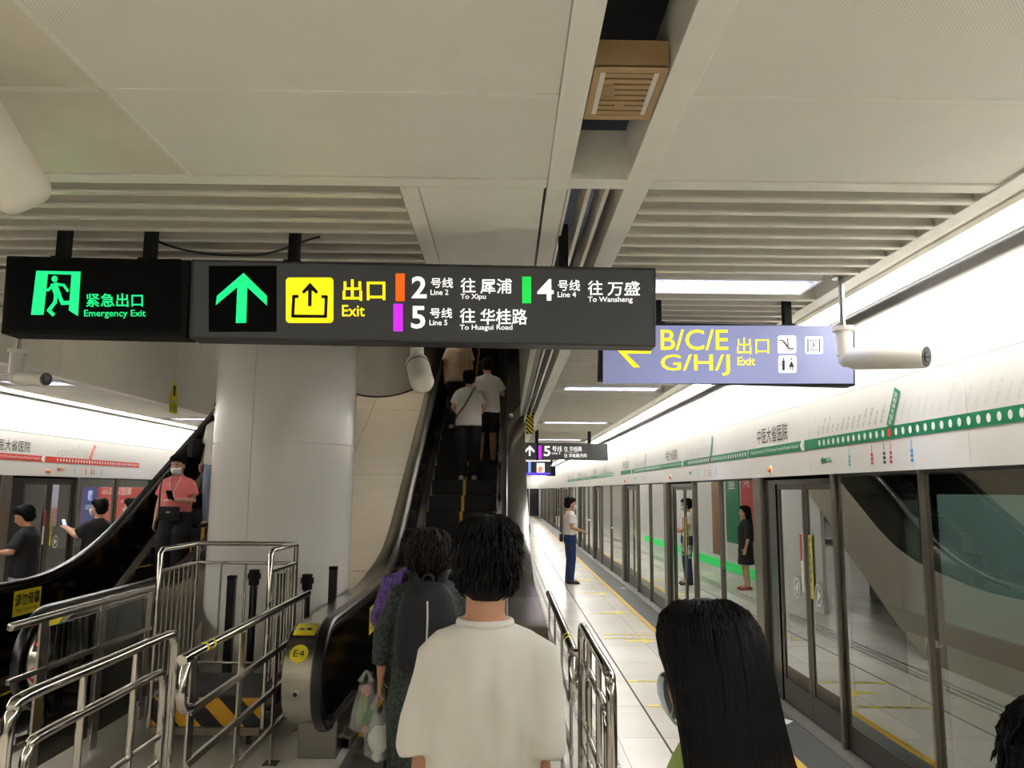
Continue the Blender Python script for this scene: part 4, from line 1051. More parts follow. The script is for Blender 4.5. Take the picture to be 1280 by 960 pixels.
a = advert('lit blue and red advert with white lettering behind the left track', 19.75, 23.2, .85, 2.12, E_('ad_red', (226, 50, 40), .95))
ad_rect(a, .03, .78, .03, 1.24, 'blue_band', E_('ad_blue', (60, 70, 160), .8))
ad_text(a, '进口整装', 1.35, 2.6, .83, 1.16, 'headline', g_white); ad_text(a, '家居建材馆', .95, 1.3, 1.02, 1.14, 'lettering', g_white)
ad_text(a, '全屋定制', .95, 1.3, .86, .97, 'lettering', g_white); ad_text(a, '品质生活', .2, .62, .48, .6, 'lettering', g_white)
ad_rect(a, .3, .5, .7, .95, 'white_badge', g_white)
for k in range(5): ad_rect(a, 1.15 + k * .3, 1.22 + k * .3, .62, .7, 'white_mark', g_white)
# train standing at the right platform behind the nearest panels
o = thing('train', 'dark metro train with lit windows behind the nearest glass panels', 'train', (2.9, 5.7, -1.0))
tr_m = mat('train_body', (176, 178, 176), .4, .2)
wins = [(4.05, 5.3), (1.6, 3.2), (-1.0, .8)]
m = MB(); X0 = 2.9; ys = [5.7, 5.3, 4.05, 3.2, 1.6, .8, -1.0, -6.8]
def tb(m, a, b, z0, z1): m.box(X0, X0 + .08, min(a, b), max(a, b), z0, z1)
tb(m, 5.7, -6.8, -.9, 1.0); tb(m, 5.7, -6.8, 2.0, 2.9)
for a, b in ((5.7, 5.3), (4.05, 3.2), (1.6, .8), (-1.0, -6.8)): tb(m, a, b, 1.0, 2.0)
m.box(X0, 5.6, 5.62, 5.7, -.9, 2.9); m.box(X0, 5.6, -6.8, 5.7, 2.85, 2.95); m.box(X0, 5.6, -6.8, 5.7, -.9, -.8); m.box(5.52, 5.6, -6.8, 5.7, -.9, 2.9)
hold(m.build('body', tr_m), o)
m = MB(); m.box(3.0, 5.5, -6.7, 5.6, .0, .05); m.box(5.4, 5.5, -6.7, 5.6, 0, 2.7); m.box(3.0, 5.5, 5.5, 5.6, 0, 2.7); hold(m.build('cabin', mat('train_cabin', (190, 194, 190), .5)), o)
for a, b in wins:
    m = MB(); m.box(2.93, 2.94, a, b, 1.0, 2.0); hold(m.build('window_pane', glass_mat('train_glass', (216, 222, 220), .8, .03)), o)
m = MB(); m.box(4.0, 4.2, -6, 5.2, 2.66, 2.7); hold(m.build('cabin_light', E_('train_light', (226, 244, 238), 5)), o)
for y in (4.7, 2.4):
    m = MB(); m.box(5.0, 5.4, y - .9, y + .9, .35, .45, .03); m.box(5.3, 5.4, y - .9, y + .9, .45, 1.0, .03); hold(m.build('bench', mat('train_bench', (60, 84, 78), .4)), o)
m = MB(); m.cyl((3.9, 4.45, .05), (3.9, 4.45, 2.7), .02); hold(m.build('grab_pole', steel, o.parent, smooth=True), o)
m = MB(); m.box(5.36, 5.39, 3.9, 4.3, 1.35, 1.9); hold(m.build('notice', white_ink), o)
# panels on the wall under the escalators (seen mirrored in the glass doors)
def wall_panel(label, ya, yb, za, zb, mt, txt=None):
    o = thing('wall_panel', label, 'panel', (.122, ya, za)); L = yb - ya; h = zb - za
    m = MB(); m.box(0, .02, 0, L, 0, h, .003); m.build('board', mt, o)
    if txt:
        m = MB()
        for k, ch in enumerate(txt): m.text(ch, (.023, L * .75, h * (.84 - k * .14)), (0, -L * .5, 0), (0, 0, h * .1))
        m.build('lettering', white_ink, o)
    return o
wall_panel('tall green direction panel on the wall under the escalators', 16.6, 17.6, .8, 2.9, green_ink, '往万盛')
wall_panel('tall red direction panel on the wall under the escalators', 15.65, 16.45, .9, 2.9, mat('sticker_red', (196, 52, 48), .5), '往西河')
wall_panel('brown wooden panel on the wall under the escalators', 18.0, 18.8, .45, 2.6, mat('panel_brown', (140, 104, 66), .5))
wall_panel('bright green strip along the foot of the wall under the escalators', 14.5, 28, .16, .36, E_('green_strip', (40, 190, 90), .8))
# ------------------------------------------------------------------ people
skin = mat('skin', (206, 160, 132), .55, sss=.08); skin_m = mat('skin_tanned', (188, 138, 108), .55, sss=.08)
hair_bk = mat('hair_black', (10, 9, 10), .6, spec=.15, bump=.4, bump_scale=120, stretch=(1, 1, .08))
hair_br = mat('hair_brown', (30, 17, 12), .55, spec=.2)
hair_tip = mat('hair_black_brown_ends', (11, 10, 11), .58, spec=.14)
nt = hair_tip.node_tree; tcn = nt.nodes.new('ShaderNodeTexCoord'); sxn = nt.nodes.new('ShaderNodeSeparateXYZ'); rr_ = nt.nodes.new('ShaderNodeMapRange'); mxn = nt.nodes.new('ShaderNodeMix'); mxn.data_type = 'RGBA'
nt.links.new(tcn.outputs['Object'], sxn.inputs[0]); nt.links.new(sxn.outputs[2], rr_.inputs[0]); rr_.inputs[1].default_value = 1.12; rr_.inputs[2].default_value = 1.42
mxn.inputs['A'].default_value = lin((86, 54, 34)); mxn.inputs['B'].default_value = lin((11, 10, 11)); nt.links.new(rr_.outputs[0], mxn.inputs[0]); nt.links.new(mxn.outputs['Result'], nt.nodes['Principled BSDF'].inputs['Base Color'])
mask_b = mat('face_mask_blue', (188, 206, 214), .8); mask_w = mat('face_mask_white', (226, 228, 228), .8)
eye_w = mat('eye_white', (230, 226, 220), .3)
def nz(p, s): return noise.noise(Vector(p) * s)
def folds(amp, seed=0):
    o = Vector((seed * 3.1, seed * 1.7, seed * 2.3))
    def f(co):
        p = co + o
        a = noise.noise(Vector((p.x * 9, p.y * 9, p.z * 2.2))) * .6 + noise.noise(Vector((p.x * 5 + p.z * 4, p.y * 5, p.z * 7 - p.x * 5))) * .6
        k = 1 - abs(noise.noise(Vector((p.x * 6 + p.z * 2.5, p.y * 6, p.z * 3)))) * 2.2
        return amp * (a + .5 * k)
    return f
def wave_line(mb, rings, az, z0, z1, r0, rng, n=8, amp=.0, out=.004, freq=9, tip=.15, Mx=None, lift=0.):
    """one lock of hair running down the surface described by rings (cx, cy, z, rx, ry), z falling"""
    pts = []; ph = rng.random() * 6; a = az
    for i in range(n + 1):
        z = z0 + (z1 - z0) * i / n
        for q, w_ in zip(rings, rings[1:]):
            if q[2] >= z >= w_[2]:
                t = (q[2] - z) / max(q[2] - w_[2], 1e-6); c = [q[j] + (w_[j] - q[j]) * t for j in range(5)]; break
        else: c = rings[-1]
        e = out * (1 + .8 * rng.random()) + lift * (i / n) ** 1.5 + amp * math.sin(ph + freq * i)
        aa = a + amp * 6 * math.cos(ph + freq * i * .8)
        p = Vector((c[0] + (c[3] + e) * math.cos(aa), c[1] + (c[4] + e) * math.sin(aa), z)); pts.append(Mx @ p if Mx else p)
    R = [r0 * (1 - (1 - tip) * (i / n) ** 2) for i in range(n + 1)]
    mb.tube(pts, R, 4)
def hand(mb, wr, d, nrm, thumb_hint, curl=.5, sc=1.):
    d = d.normalized(); nrm = (nrm - d * nrm.dot(d)).normalized(); w_ = d.cross(nrm)
    if w_.dot(thumb_hint) < 0: w_ = -w_
    rings = []
    for t, a, b in ((-.01, .026, .021), (.02, .03, .019), (.05, .038, .017), (.085, .04, .014)):
        c = wr + d * t * sc
        rings.append([c + w_ * (a * sc * math.cos(2 * PI * j / 12)) + nrm * (b * sc * math.sin(2 * PI * j / 12)) for j in range(12)])
    mb.loop(rings)
    for k, L in enumerate((.072, .08, .075, .058)):
        b = wr + d * .078 * sc + w_ * ((.028 - .019 * k) * sc); p = [b]; a = .15
        for sgm in (.45, .32, .26):
            dd = d * math.cos(a) - nrm * math.sin(a) + w_ * (.06 * (1.5 - k)); p.append(p[-1] + dd * (L * sgm * sc)); a += curl
        mb.tube(p, [.0092 * sc, .0088 * sc, .008 * sc, .0065 * sc], 8)
    b = wr + d * .025 * sc + w_ * .028 * sc
    p = [b, b + (d * .7 + w_ * .7 - nrm * .25) * .032 * sc, b + (d * .95 + w_ * .75 - nrm * .4) * .055 * sc, b + (d * 1.1 + w_ * .7 - nrm * .6) * .075 * sc * .95]
    mb.tube(p, [.012 * sc, .011 * sc, .0095 * sc, .007 * sc], 8)
HEAD = [(0, .045, 1.468, .022, .022), (0, .04, 1.478, .038, .042), (0, .032, 1.498, .052, .056), (0, .022, 1.525, .062, .074), (0, .012, 1.555, .0685, .087), (0, .006, 1.585, .073, .095), (0, .0, 1.615, .0755, .098), (0, -.004, 1.645, .0735, .095), (0, -.006, 1.67, .064, .083), (0, -.008, 1.688, .046, .06), (0, -.008, 1.698, .02, .027)]
HAIR_SHORT = [(0, -.008, 1.725, .016, .02), (0, -.01, 1.716, .05, .062), (0, -.012, 1.695, .076, .092), (0, -.016, 1.665, .09, .104), (0, -.026, 1.63, .094, .1), (0, -.04, 1.595, .093, .086), (0, -.046, 1.56, .088, .076), (0, -.048, 1.53, .076, .062), (0, -.046, 1.505, .06, .047), (0, -.044, 1.492, .04, .03)]
HAIR_LONG = [(0, -.008, 1.728, .016, .02), (0, -.01, 1.718, .05, .062), (0, -.012, 1.698, .078, .092), (0, -.018, 1.665, .094, .105), (0, -.028, 1.625, .1, .1), (0, -.042, 1.585, .102, .09), (0, -.054, 1.54, .104, .08), (0, -.064, 1.48, .108, .07), (0, -.078, 1.4, .116, .062), (0, -.095, 1.3, .126, .056), (0, -.105, 1.18, .134, .05), (0, -.105, 1.05, .13, .045), (0, -.105, .98, .11, .035)]
HAIR_BOB = [(0, -.008, 1.725, .02, .024), (0, -.01, 1.715, .06, .07), (0, -.014, 1.69, .088, .1), (0, -.022, 1.655, .106, .112), (0, -.034, 1.615, .116, .108), (0, -.046, 1.57, .12, .098), (0, -.052, 1.52, .116, .088), (0, -.056, 1.475, .1, .075), (0, -.056, 1.45, .08, .055)]
def person(label, loc, rz=0., h=1.7, group=None, seed=1, vox=.012, sk=None, build=1.0, arms=None, feet=None, head=(0, 0, 0), shirt=None, pants=None, shoe=(24, 24, 26), hair='short', hair_m=None, n_hair=160, mask=None, hair_k=1., eyes=False, glasses=False):
    s = h / 1.7; rng = random.Random(seed); root = thing('person', label, 'person', loc, rz, group); sk = sk or skin
    Mh = Matrix.Translation((0, 0, 1.46)) @ Euler(head, 'XYZ').to_matrix().to_4x4() @ Matrix.Translation((0, 0, -1.46))
    A = {-1: ((-.215, -.02, 1.10), (-.225, .05, .86)), 1: ((.215, -.02, 1.10), (.225, .05, .86))}
    for k, v in (arms or {}).items(): A[k] = v
    FT = {-1: (-.1, 0.), 1: (.1, 0.)}
    for k, v in (feet or {}).items(): FT[k] = v
    def fin(mb, name, mt, par=None, smooth=True):
        bmesh.ops.transform(mb.bm, matrix=Matrix.Scale(s, 4), verts=mb.bm.verts)
        return mb.build(name, mt, par or root, smooth=smooth, auto=False)
    def legpts(k):
        fx, fy = FT[k]; return [Vector((k * .085, 0, .9)), Vector(((k * .09 + fx) / 2, .02 + fy * .45, .48)), Vector((fx, fy - .015, .09))]
    # the body
    m = MB()
    m.stack([(0, 0, .80, .13 * build, .1), (0, 0, .9, .16 * build, .115 * build), (0, 0, 1.03, .14 * build, .1 * build), (0, 0, 1.18, .152 * build, .112 * build), (0, 0, 1.3, .165 * build, .11 * build), (0, -.005, 1.36, .145 * build, .088), (0, -.01, 1.415, .085, .062), (0, -.01, 1.45, .056, .056)])
    m.tube([(0, -.018, 1.39), (0, -.012, 1.46), tuple(Mh @ Vector((0, -.002, 1.54)))], [.062, .055, .056], 16)
    m.stack(HEAD, 28, Mh)
    m.tube([Mh @ Vector(p) for p in ((0, .09, 1.605), (0, .104, 1.575), (0, .117, 1.555), (0, .1, 1.543))], [.009, .012, .016, .012], 10)
    m.ell((0, .088, 1.515), (.024, .014, .012), 12, Mh); m.ell((0, .08, 1.612), (.05, .02, .012), 12, Mh)
    for k in (-1, 1): m.ell((k * .077, -.006, 1.57), (.011, .022, .034), 12, Mh)
    for k in (-1, 1):
        E1, W1 = [Vector(v) for v in A[k]]; S1 = Vector((k * .158 * build, -.005, 1.35))
        m.tube([S1 - Vector((k * .05, 0, .0)), S1 - Vector((0, 0, .012)), S1.lerp(E1, .5), E1, E1.lerp(W1, .35), W1], [.04, .046, .043, .037, .038, .025], 12)
        d = (W1 - E1).normalized(); out = Vector((k, 0, 0)) if abs(d.z) > .6 else Vector((k * .3, 0, 1)) ; 
        th = Vector((0, 1, 0)) if abs(d.z) > .6 else Vector((-k, 0, .3))
        hand(m, W1, d, out, th, .45)
        L = legpts(k); m.tube([L[0], L[0].lerp(L[1], .5), L[1], L[1].lerp(L[2], .4), L[2]], [.085 * build, .075 * build, .056, .055, .036], 14)
        m.ell((FT[k][0], FT[k][1] + .06, .05), (.036, .1, .035), 12)
    fin(remesh(m, vox, 3), 'body', sk)
    if eyes:
        for k in (-1, 1):
            m = MB(); m.ell((k * .031, .083, 1.588), (.014, .011, .008), 10, Mh); e = fin(m, 'eye', eye_w)
            m = MB(); m.ell((k * .031, .092, 1.588), (.006, .004, .0065), 10, Mh); fin(m, 'pupil', ink, e)
            m = MB(); m.tube([Mh @ Vector(p) for p in ((k * .014, .098, 1.612), (k * .032, .098, 1.618), (k * .05, .086, 1.612))], .0035, 6); fin(m, 'eyebrow', hair_bk)
    # shirt
    if shirt:
        sl, hem, lo = shirt.get('sleeve', .62), shirt.get('hem', .84), shirt.get('loose', 1.12); b = build * lo
        m = MB()
        m.stack([(0, 0, hem, .172 * b, .128 * b), (0, 0, hem + .02, .176 * b, .13 * b), (0, 0, 1.0, .17 * b, .124 * b), (0, 0, 1.15, .172 * b, .125 * b), (0, 0, 1.28, .178 * b, .122 * b), (0, -.004, 1.34, .168 * b, .108 * b), (0, -.008, 1.385, .135 * b, .09), (0, -.01, 1.418, .1, .076), (0, -.012, shirt.get('neck', 1.445), .066, .064)], 36)
        for k in (-1, 1):
            E1, W1 = [Vector(v) for v in A[k]]; S1 = Vector((k * .15 * build, -.005, 1.338))
            rs = shirt.get('rs', .07)
            if sl <= 1:
                e = S1.lerp(E1, sl); m.tube([Vector((k * .05, -.008, 1.392)), S1.lerp(Vector((k * .05, -.008, 1.392)), .45), S1, S1.lerp(E1, sl * .35), S1.lerp(E1, sl * .7), e], [.05, rs * .86, rs * .97, rs, rs * 1.02, rs * shirt.get('flare', 1.06)], 18)
            else:
                e = E1.lerp(W1, sl - 1); m.tube([Vector((k * .05, -.008, 1.392)), S1, S1.lerp(E1, .6), E1, e], [.05, rs, rs * .92, rs * .88, rs * shirt.get('flare', .74)], 18)
        base = folds(shirt.get('fold', .013), seed); stk = shirt.get('streak', 0)
        def fold_fn(co):
            v = base(co)
            if stk:
                g = min(1, max(0, (1.40 - co.z) / .2))
                n1 = noise.noise(Vector((co.x * 17 + co.z * 1.2, co.y * 3, co.z * .9 + 7))); n2 = noise.noise(Vector((co.x * 26 - co.z * 5, co.y * 5, co.z * 1.8)))
                v += stk * g * (.8 * n1 + .35 * n2)
            return v
        o = fin(remesh(m, shirt.get('vox', vox), shirt.get('smooth', 6), fold_fn), 'shirt', shirt['mat'])
        if shirt.get('collar'):
            m = MB(); P = [Vector((.071 * math.cos(t * PI / 16), -.012 + .068 * math.sin(t * PI / 16), shirt.get('neck', 1.445) - .004 + (.0 if True else 0))) for t in range(33)]
            m.tube(P, .011, 8, cap=False); fin(m, 'collar', shirt['mat'], o)
    # trousers, shorts, skirt
    if pants:
        ty, pm = pants['type'], pants['mat']; m = MB(); pb = build * pants.get('loose', 1.05)
        m.stack([(0, 0, .80, .15 * pb, .115 * pb), (0, 0, .88, .168 * pb, .124 * pb), (0, 0, .96, .16 * pb, .115 * pb), (0, 0, 1.04, .146 * pb, .106 * pb)], 32)
        if ty == 'skirt':
            m.stack([(0, 0, pants.get('len', .5), .2 * pb, .16 * pb), (0, 0, .7, .185 * pb, .145 * pb), (0, 0, .9, .165 * pb, .122 * pb)], 32)
        else:
            for k in (-1, 1):
                L = legpts(k); r = pants.get('r', 1.)
                if ty == 'shorts': m.tube([L[0], L[0].lerp(L[1], .5), L[0].lerp(L[1], pants.get('len', .95))], [.1 * pb, .1 * pb, .1 * pb], 20)
                else: m.tube([L[0], L[0].lerp(L[1], .5), L[1], L[1].lerp(L[2], .5), L[2] + Vector((0, 0, -.03))], [.098 * pb, .092 * pb * r, .078 * pb * r, .074 * pb * r, .07 * pb * r], 20)
        fin(remesh(m, max(vox, .012), 5, folds(pants.get('fold', .004), seed + 5)), 'trousers' if ty == 'pants' else ty, pm)
    for k in (-1, 1):
        m = MB(); fx, fy = FT[k]; rings = []
        for y, hw, ht in ((-.085, .018, .05), (-.075, .034, .075), (-.03, .04, .09), (.03, .043, .082), (.09, .048, .062), (.14, .046, .05), (.17, .032, .04), (.18, .014, .025)):
            rings.append([Vector((fx + hw * math.cos(t), fy + y, max(0.0, .42 * ht + .58 * ht * math.sin(t) if math.sin(t) > -.7 else 0))) for t in [2 * PI * j / 16 for j in range(16)]])
        m.loop(rings); sh = fin(m, 'shoe', mat('shoe_%d_%d_%d' % shoe, shoe, .5))
        m = MB(); m.stack([(fx, fy + .045, 0, .044, .132, 2.6), (fx, fy + .045, .018, .045, .134, 2.6)], 24); fin(m, 'sole', mat('shoe_sole', (70, 68, 66), .7) if shoe[0] < 120 else mat('shoe_sole_pale', (190, 188, 184), .6), sh)
    # hair
    hm = hair_m or hair_bk
    if hair in ('short', 'long', 'bob'):
        R = [(a, b, c, d * hair_k, e * (1 + hair_k) / 2) for a, b, c, d, e in {'short': HAIR_SHORT, 'long': HAIR_LONG, 'bob': HAIR_BOB}[hair]]
        m = MB(); m.stack(R, 40, Mh)
        if hair == 'bob':
            o = Vector((seed, seed, seed))
            for v in m.bm.verts: v.co += Vector((v.co.x, v.co.y, 0)).normalized() * (.012 * noise.noise(v.co * 26 + o))
        if hair == 'long':
            for v in m.bm.verts:
                a = math.atan2(v.co.y + .06, v.co.x); v.co += Vector((v.co.x, v.co.y + .06, 0)).normalized() * (.006 * math.sin(a * 17 + v.co.z * 3))
        for i in range(n_hair):
            a = rng.uniform(0, 2 * PI); front = math.sin(a)
            if hair == 'short':
                z0 = 1.722 - rng.random() ** 2 * .09; z1 = max(z0 - rng.uniform(.03, .07), 1.49)
                if front > .35: z1 = max(z1, 1.635)
                elif rng.random() < .45: z0 = rng.uniform(1.54, 1.66); z1 = z0 - rng.uniform(.03, .055)
                z1 = max(z1, 1.487)
                wave_line(m, R, a, z0, z1, rng.uniform(.004, .0075), rng, 5, .003, .004, 2, .1, Mh, rng.uniform(0, .016))
            elif hair == 'bob':
                z0 = rng.uniform(1.5, 1.72); z1 = max(z0 - rng.uniform(.06, .14), 1.445)
                wave_line(m, R, a, z0, z1, rng.uniform(.005, .009), rng, 8, .008, .007, 1.6, .3, Mh)
            else:
                z0 = 1.722 - rng.random() ** 2 * .12; z1 = rng.uniform(.96, 1.12)
                if front > .75: z1 = z0 - .04
                wave_line(m, R, a, z0, z1, rng.uniform(.0025, .006), rng, 18, .0012, .003, .35, .3, Mh)
        fin(m, 'hair', hm)
    if mask:
        m = MB(); rows = []
        for z, y0, r in ((1.575, .118, .068), (1.558, .132, .07), (1.535, .134, .069), (1.505, .124, .062), (1.478, .098, .05)):
            rows.append([Mh @ Vector((r * 1.04 * math.sin(t), .02 + (y0 - .02) * math.cos(t) ** .8, z - .006 * abs(math.sin(t)))) for t in [(-1 + j / 8) * 1.28 for j in range(17)]])
        m.loop(rows, False, False); k_ = fin(m, 'face_mask', mask)
        sm = k_.modifiers.new('s', 'SOLIDIFY'); sm.thickness = .003
        for k in (-1, 1):
            m = MB()
            for z in (1.565, 1.49): m.tube([Mh @ Vector(p) for p in ((k * .066, .045, z), (k * .078, .01, (z + 1.58) / 2), (k * .08, -.014, 1.583))], .0014, 5)
            fin(m, 'ear_loop', mask, k_)
    root['s'] = s
    del root['s']
    return root, Mh, s, fin
def cloth(name, c, **k): return mat(name, c, .85, bump=.12, bump_scale=500, **k)
tee_white = cloth('tee_white', (216, 212, 204)); tee_white2 = cloth('tee_white_plain', (218, 214, 208)); tee_beige = cloth('tee_beige', (176, 158, 128))
cl_black = cloth('cloth_black', (20, 20, 22)); cl_navy = cloth('trousers_blue', (26, 46, 92)); cl_pink = cloth('tee_pink', (226, 122, 122))
jeans = cloth('jeans_pale', (138, 150, 168), noise_amt=.15, noise_scale=12)
pattern = cloth('patterned_dark_green', (58, 68, 62), noise_amt=.85, noise_scale=55); purple = cloth('purple_print', (104, 76, 150), noise_amt=.8, noise_scale=40)
green_top = cloth('top_green', (150, 172, 96))
def step_k(k): y = 6.25 + .4 * k + .2; return y, st_z(y) + .01

# foreground: man in the white T-shirt
person('man with short black hair in a loose white T-shirt, seen from behind at the centre', (-.055, 2.35, 0), .03, 1.80, seed=3, vox=.008, sk=skin_m, build=.87, hair_k=.92,
       arms={-1: ((-.156, .0, 1.09), (-.178, .06, .85)), 1: ((.142, -.02, 1.09), (.175, .05, .85))},
       shirt=dict(mat=tee_white, sleeve=1.0, hem=.8, loose=1.12, rs=.069, flare=1.02, fold=.012, streak=.03, vox=.008, smooth=5, neck=1.437, collar=True), pants=dict(type='shorts', mat=cl_black, len=1.0), hair='short', n_hair=900, head=(-.05, .02, 0), shoe=(230, 228, 224))
# woman with backpack and the woman in purple ahead of her
bpw, *_ = person('woman with curly brown hair and a dark backpack stepping onto the escalator', (-.435, 4.55, 0), .08, 1.66, seed=5, vox=.01, build=1.05, sk=skin_m,
       arms={-1: ((-.25, -.01, 1.12), (-.265, .03, .87)), 1: ((.24, .02, 1.12), (.22, .18, .95))},
       shirt=dict(mat=pattern, sleeve=1.7, hem=.86, loose=1.12, rs=.072, fold=.006), pants=dict(type='pants', mat=pattern, r=1.35, loose=1.1), hair='bob', hair_m=hair_br, n_hair=420)
person('person in a purple patterned top, mostly hidden in front of the backpack woman', (-.60, 5.3, 0.02), 0, 1.6, seed=6, sk=skin_m,
       arms={-1: ((-.24, .0, 1.12), (-.26, .05, .9))}, shirt=dict(mat=purple, sleeve=1.3, loose=1.2), pants=dict(type='pants', mat=cl_black), hair='short', n_hair=60, build=1.12)
# on the up escalator
y, z = step_k(14)
person('person in a white T-shirt with a thin grey strap across the back', (-.58, y - .05, z), 0, 1.7, seed=8, arms={-1: ((-.25, -.02, 1.12), (-.15, .16, 1.02)), 1: ((.25, -.02, 1.12), (.15, .16, 1.02))},
       shirt=dict(mat=tee_white2, loose=1.16, sleeve=.75, rs=.078), pants=dict(type='pants', mat=cl_black, r=1.15), hair='short', shoe=(200, 198, 194), n_hair=120)
y2, z2 = step_k(15)
person('man in a white T-shirt and black shorts holding the right escalator handrail', (-.30, y2 - .06, z2), 0, 1.74, seed=9, arms={1: ((.24, .07, 1.13), (.222, .25, 1.21)), -1: ((-.2, .02, 1.1), (-.14, .2, 1.02))}, feet={-1: (-.1, .0), 1: (.1, .02)},
       shirt=dict(mat=tee_white2, loose=1.14, sleeve=.7, rs=.078), pants=dict(type='shorts', mat=cl_black, len=.9), hair='short', n_hair=120, head=(-.35, 0, .3))
y3, z3 = step_k(18)
person('man in a beige T-shirt highest on the escalator, head hidden by the long sign', (-.86, y3, z3), 0, 1.78, seed=10, shirt=dict(mat=tee_beige, loose=1.18, sleeve=.75, rs=.08, hem=.8), pants=dict(type='pants', mat=cl_black), hair='short', shoe=(210, 208, 204), n_hair=80)
# coming down on the left escalator
y4, z4 = step_k(8)
pk, *_ = person('woman in a pink T-shirt and white mask looking at her phone on the left escalator', (-4.06, y4, z4), PI, 1.62, seed=12, vox=.01, eyes=True, mask=mask_w, head=(-.28, 0, 0),
       arms={-1: ((-.225, .02, 1.12), (-.07, .22, 1.13)), 1: ((.225, -.02, 1.12), (.25, .02, .87))},
       shirt=dict(mat=cl_pink, loose=1.12, hem=.98, sleeve=.7, rs=.075), pants=dict(type='pants', mat=cl_black, r=1.4), hair='short', n_hair=140)
y5, z5 = step_k(11)
bh, *_ = person('person in a loose white T-shirt half hidden by the column on the left escalator', (-4.02, y5, z5), PI - .35, 1.74, seed=13, mask=mask_b, shirt=dict(mat=tee_white, loose=1.22, sleeve=.9, rs=.082), pants=dict(type='pants', mat=jeans, r=1.2), hair='short', n_hair=100)
# uniformed man on the right platform
person('uniformed man in white shirt and blue trousers standing in profile on the platform', (1.37, 16.35, 0), -PI / 2 + .1, 1.75, seed=14, vox=.011, mask=mask_b, sk=skin_m,
       arms={-1: ((-.2, .0, 1.12), (-.06, .24, 1.05)), 1: ((.2, .0, 1.12), (.06, .25, 1.04))}, shirt=dict(mat=tee_white, hem=.97, loose=1.05, sleeve=.68, rs=.07), pants=dict(type='pants', mat=cl_navy, loose=1.05), hair='short', n_hair=120, head=(-.1, 0, 0))
o = thing('belt_pouch', 'black pouch on the belt of the uniformed man', 'pouch', (1.18, 16.27, .94))
m = MB(); m.box(-.035, .035, -.07, .07, -.08, .08, .015); m.build('pouch_body', cl_black, o, smooth=True); m = MB(); m.box(-.04, .0, -.072, .072, .02, .085, .012); m.build('flap', rubber, o)
# foreground: long black hair
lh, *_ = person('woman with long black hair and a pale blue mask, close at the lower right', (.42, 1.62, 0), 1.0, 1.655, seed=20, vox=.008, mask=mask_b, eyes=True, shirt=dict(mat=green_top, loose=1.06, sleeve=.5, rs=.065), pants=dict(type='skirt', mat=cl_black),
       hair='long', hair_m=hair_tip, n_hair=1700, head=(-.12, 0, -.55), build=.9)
# person cut off at the lower right corner
person('dark-haired person cut off at the lower right corner of the photo', (.91, 1.28, 0), -.9, 1.56, seed=21, vox=.01, shirt=dict(mat=cl_black), pants=dict(type='pants', mat=cl_black), hair='short', n_hair=500)
# people on the left platform
m1, *_ = person('man in black T-shirt and pale jeans looking at a phone by the left doors', (-5.84, 9.6, 0), 1.75, 1.66, seed=22, arms={-1: ((-.23, .06, 1.14), (-.06, .26, 1.14)), 1: ((.23, .06, 1.14), (.06, .26, 1.14))}, head=(-.4, 0, 0), sk=skin_m,
       shirt=dict(mat=cl_black, loose=1.2, sleeve=.8, rs=.085), pants=dict(type='pants', mat=jeans, r=1.25, loose=1.1), hair='short', n_hair=160)
m2, *_ = person('man in a white mask and black T-shirt raising a phone on the left platform', (-5.82, 11.2, 0), 1.35, 1.72, seed=23, mask=mask_w, arms={-1: ((-.2, .16, 1.2), (-.1, .42, 1.3)), 1: ((.2, .16, 1.18), (.04, .42, 1.27))}, sk=skin,
       shirt=dict(mat=cl_black, loose=1.2, sleeve=.8, rs=.085), pants=dict(type='pants', mat=cl_black), hair='short', n_hair=60)
person('person in coral with a mask behind the man raising a phone', (-5.62, 11.75, 0), 1.2, 1.72, seed=24, mask=mask_b, shirt=dict(mat=mat('tee_coral', (214, 92, 80), .8)), pants=dict(type='pants', mat=cl_black), hair='short', n_hair=100)
person('passenger in dark clothes inside the train behind the nearest glass', (4.6, 4.3, .05), 1.5, 1.6, seed=31, shirt=dict(mat=cl_black, loose=1.2, sleeve=1.5), pants=dict(type='pants', mat=cl_black), n_hair=60)
# woman in a dark dress whose reflection shows in the second door pair
person('woman in a dark coat by the wall under the escalators, seen mirrored in glass', (.37, 15.5, 0), -1.5, 1.62, seed=25, shirt=dict(mat=cl_black, loose=1.15, sleeve=1.2, hem=.7), pants=dict(type='skirt', mat=cl_black, len=.52), hair='long', n_hair=200, shoe=(170, 50, 60))

# ------------------------------------------------------------------ things people carry
def put(root, p):
    """world place of a point given in a person's own frame"""
    return root.matrix_basis @ Vector(p)
def lvl(o): o.rotation_euler = (0, 0, 0)
# backpack
bpy.context.view_layer.update()
s_ = 1.66 / 1.7
o = thing('backpack', 'dark navy backpack with a grey zip line on the curly-haired woman', 'backpack', tuple(put(bpw, (0, -.15 * s_, .93))), .08)
bk = mat('backpack_navy', (13, 15, 21), .7, bump=.2, bump_scale=30)
m = MB(); rings = []
for z, a, b in ((0, .13, .06), (.02, .155, .085), (.12, .17, .1), (.28, .165, .098), (.4, .14, .08), (.455, .1, .055), (.47, .05, .03)): rings.append((0, -.09, z, a, b, 2.8))
m.stack(rings, 36); m.build('pack_body', bk, o, smooth=True)
m = MB(); m.tube([(0, -.19, .06), (0, -.197, .14), (.003, -.195, .28), (0, -.175, .38)], .005, 8, 4); m.build('zip_line', mat('zip_grey', (190, 190, 190), .4), o, smooth=True)
m = MB(); m.stack([(0, -.15, .03, .1, .045, 3), (0, -.155, .1, .125, .05, 3), (0, -.15, .19, .11, .045, 3)], 28); m.build('front_pocket', bk, o, smooth=True)
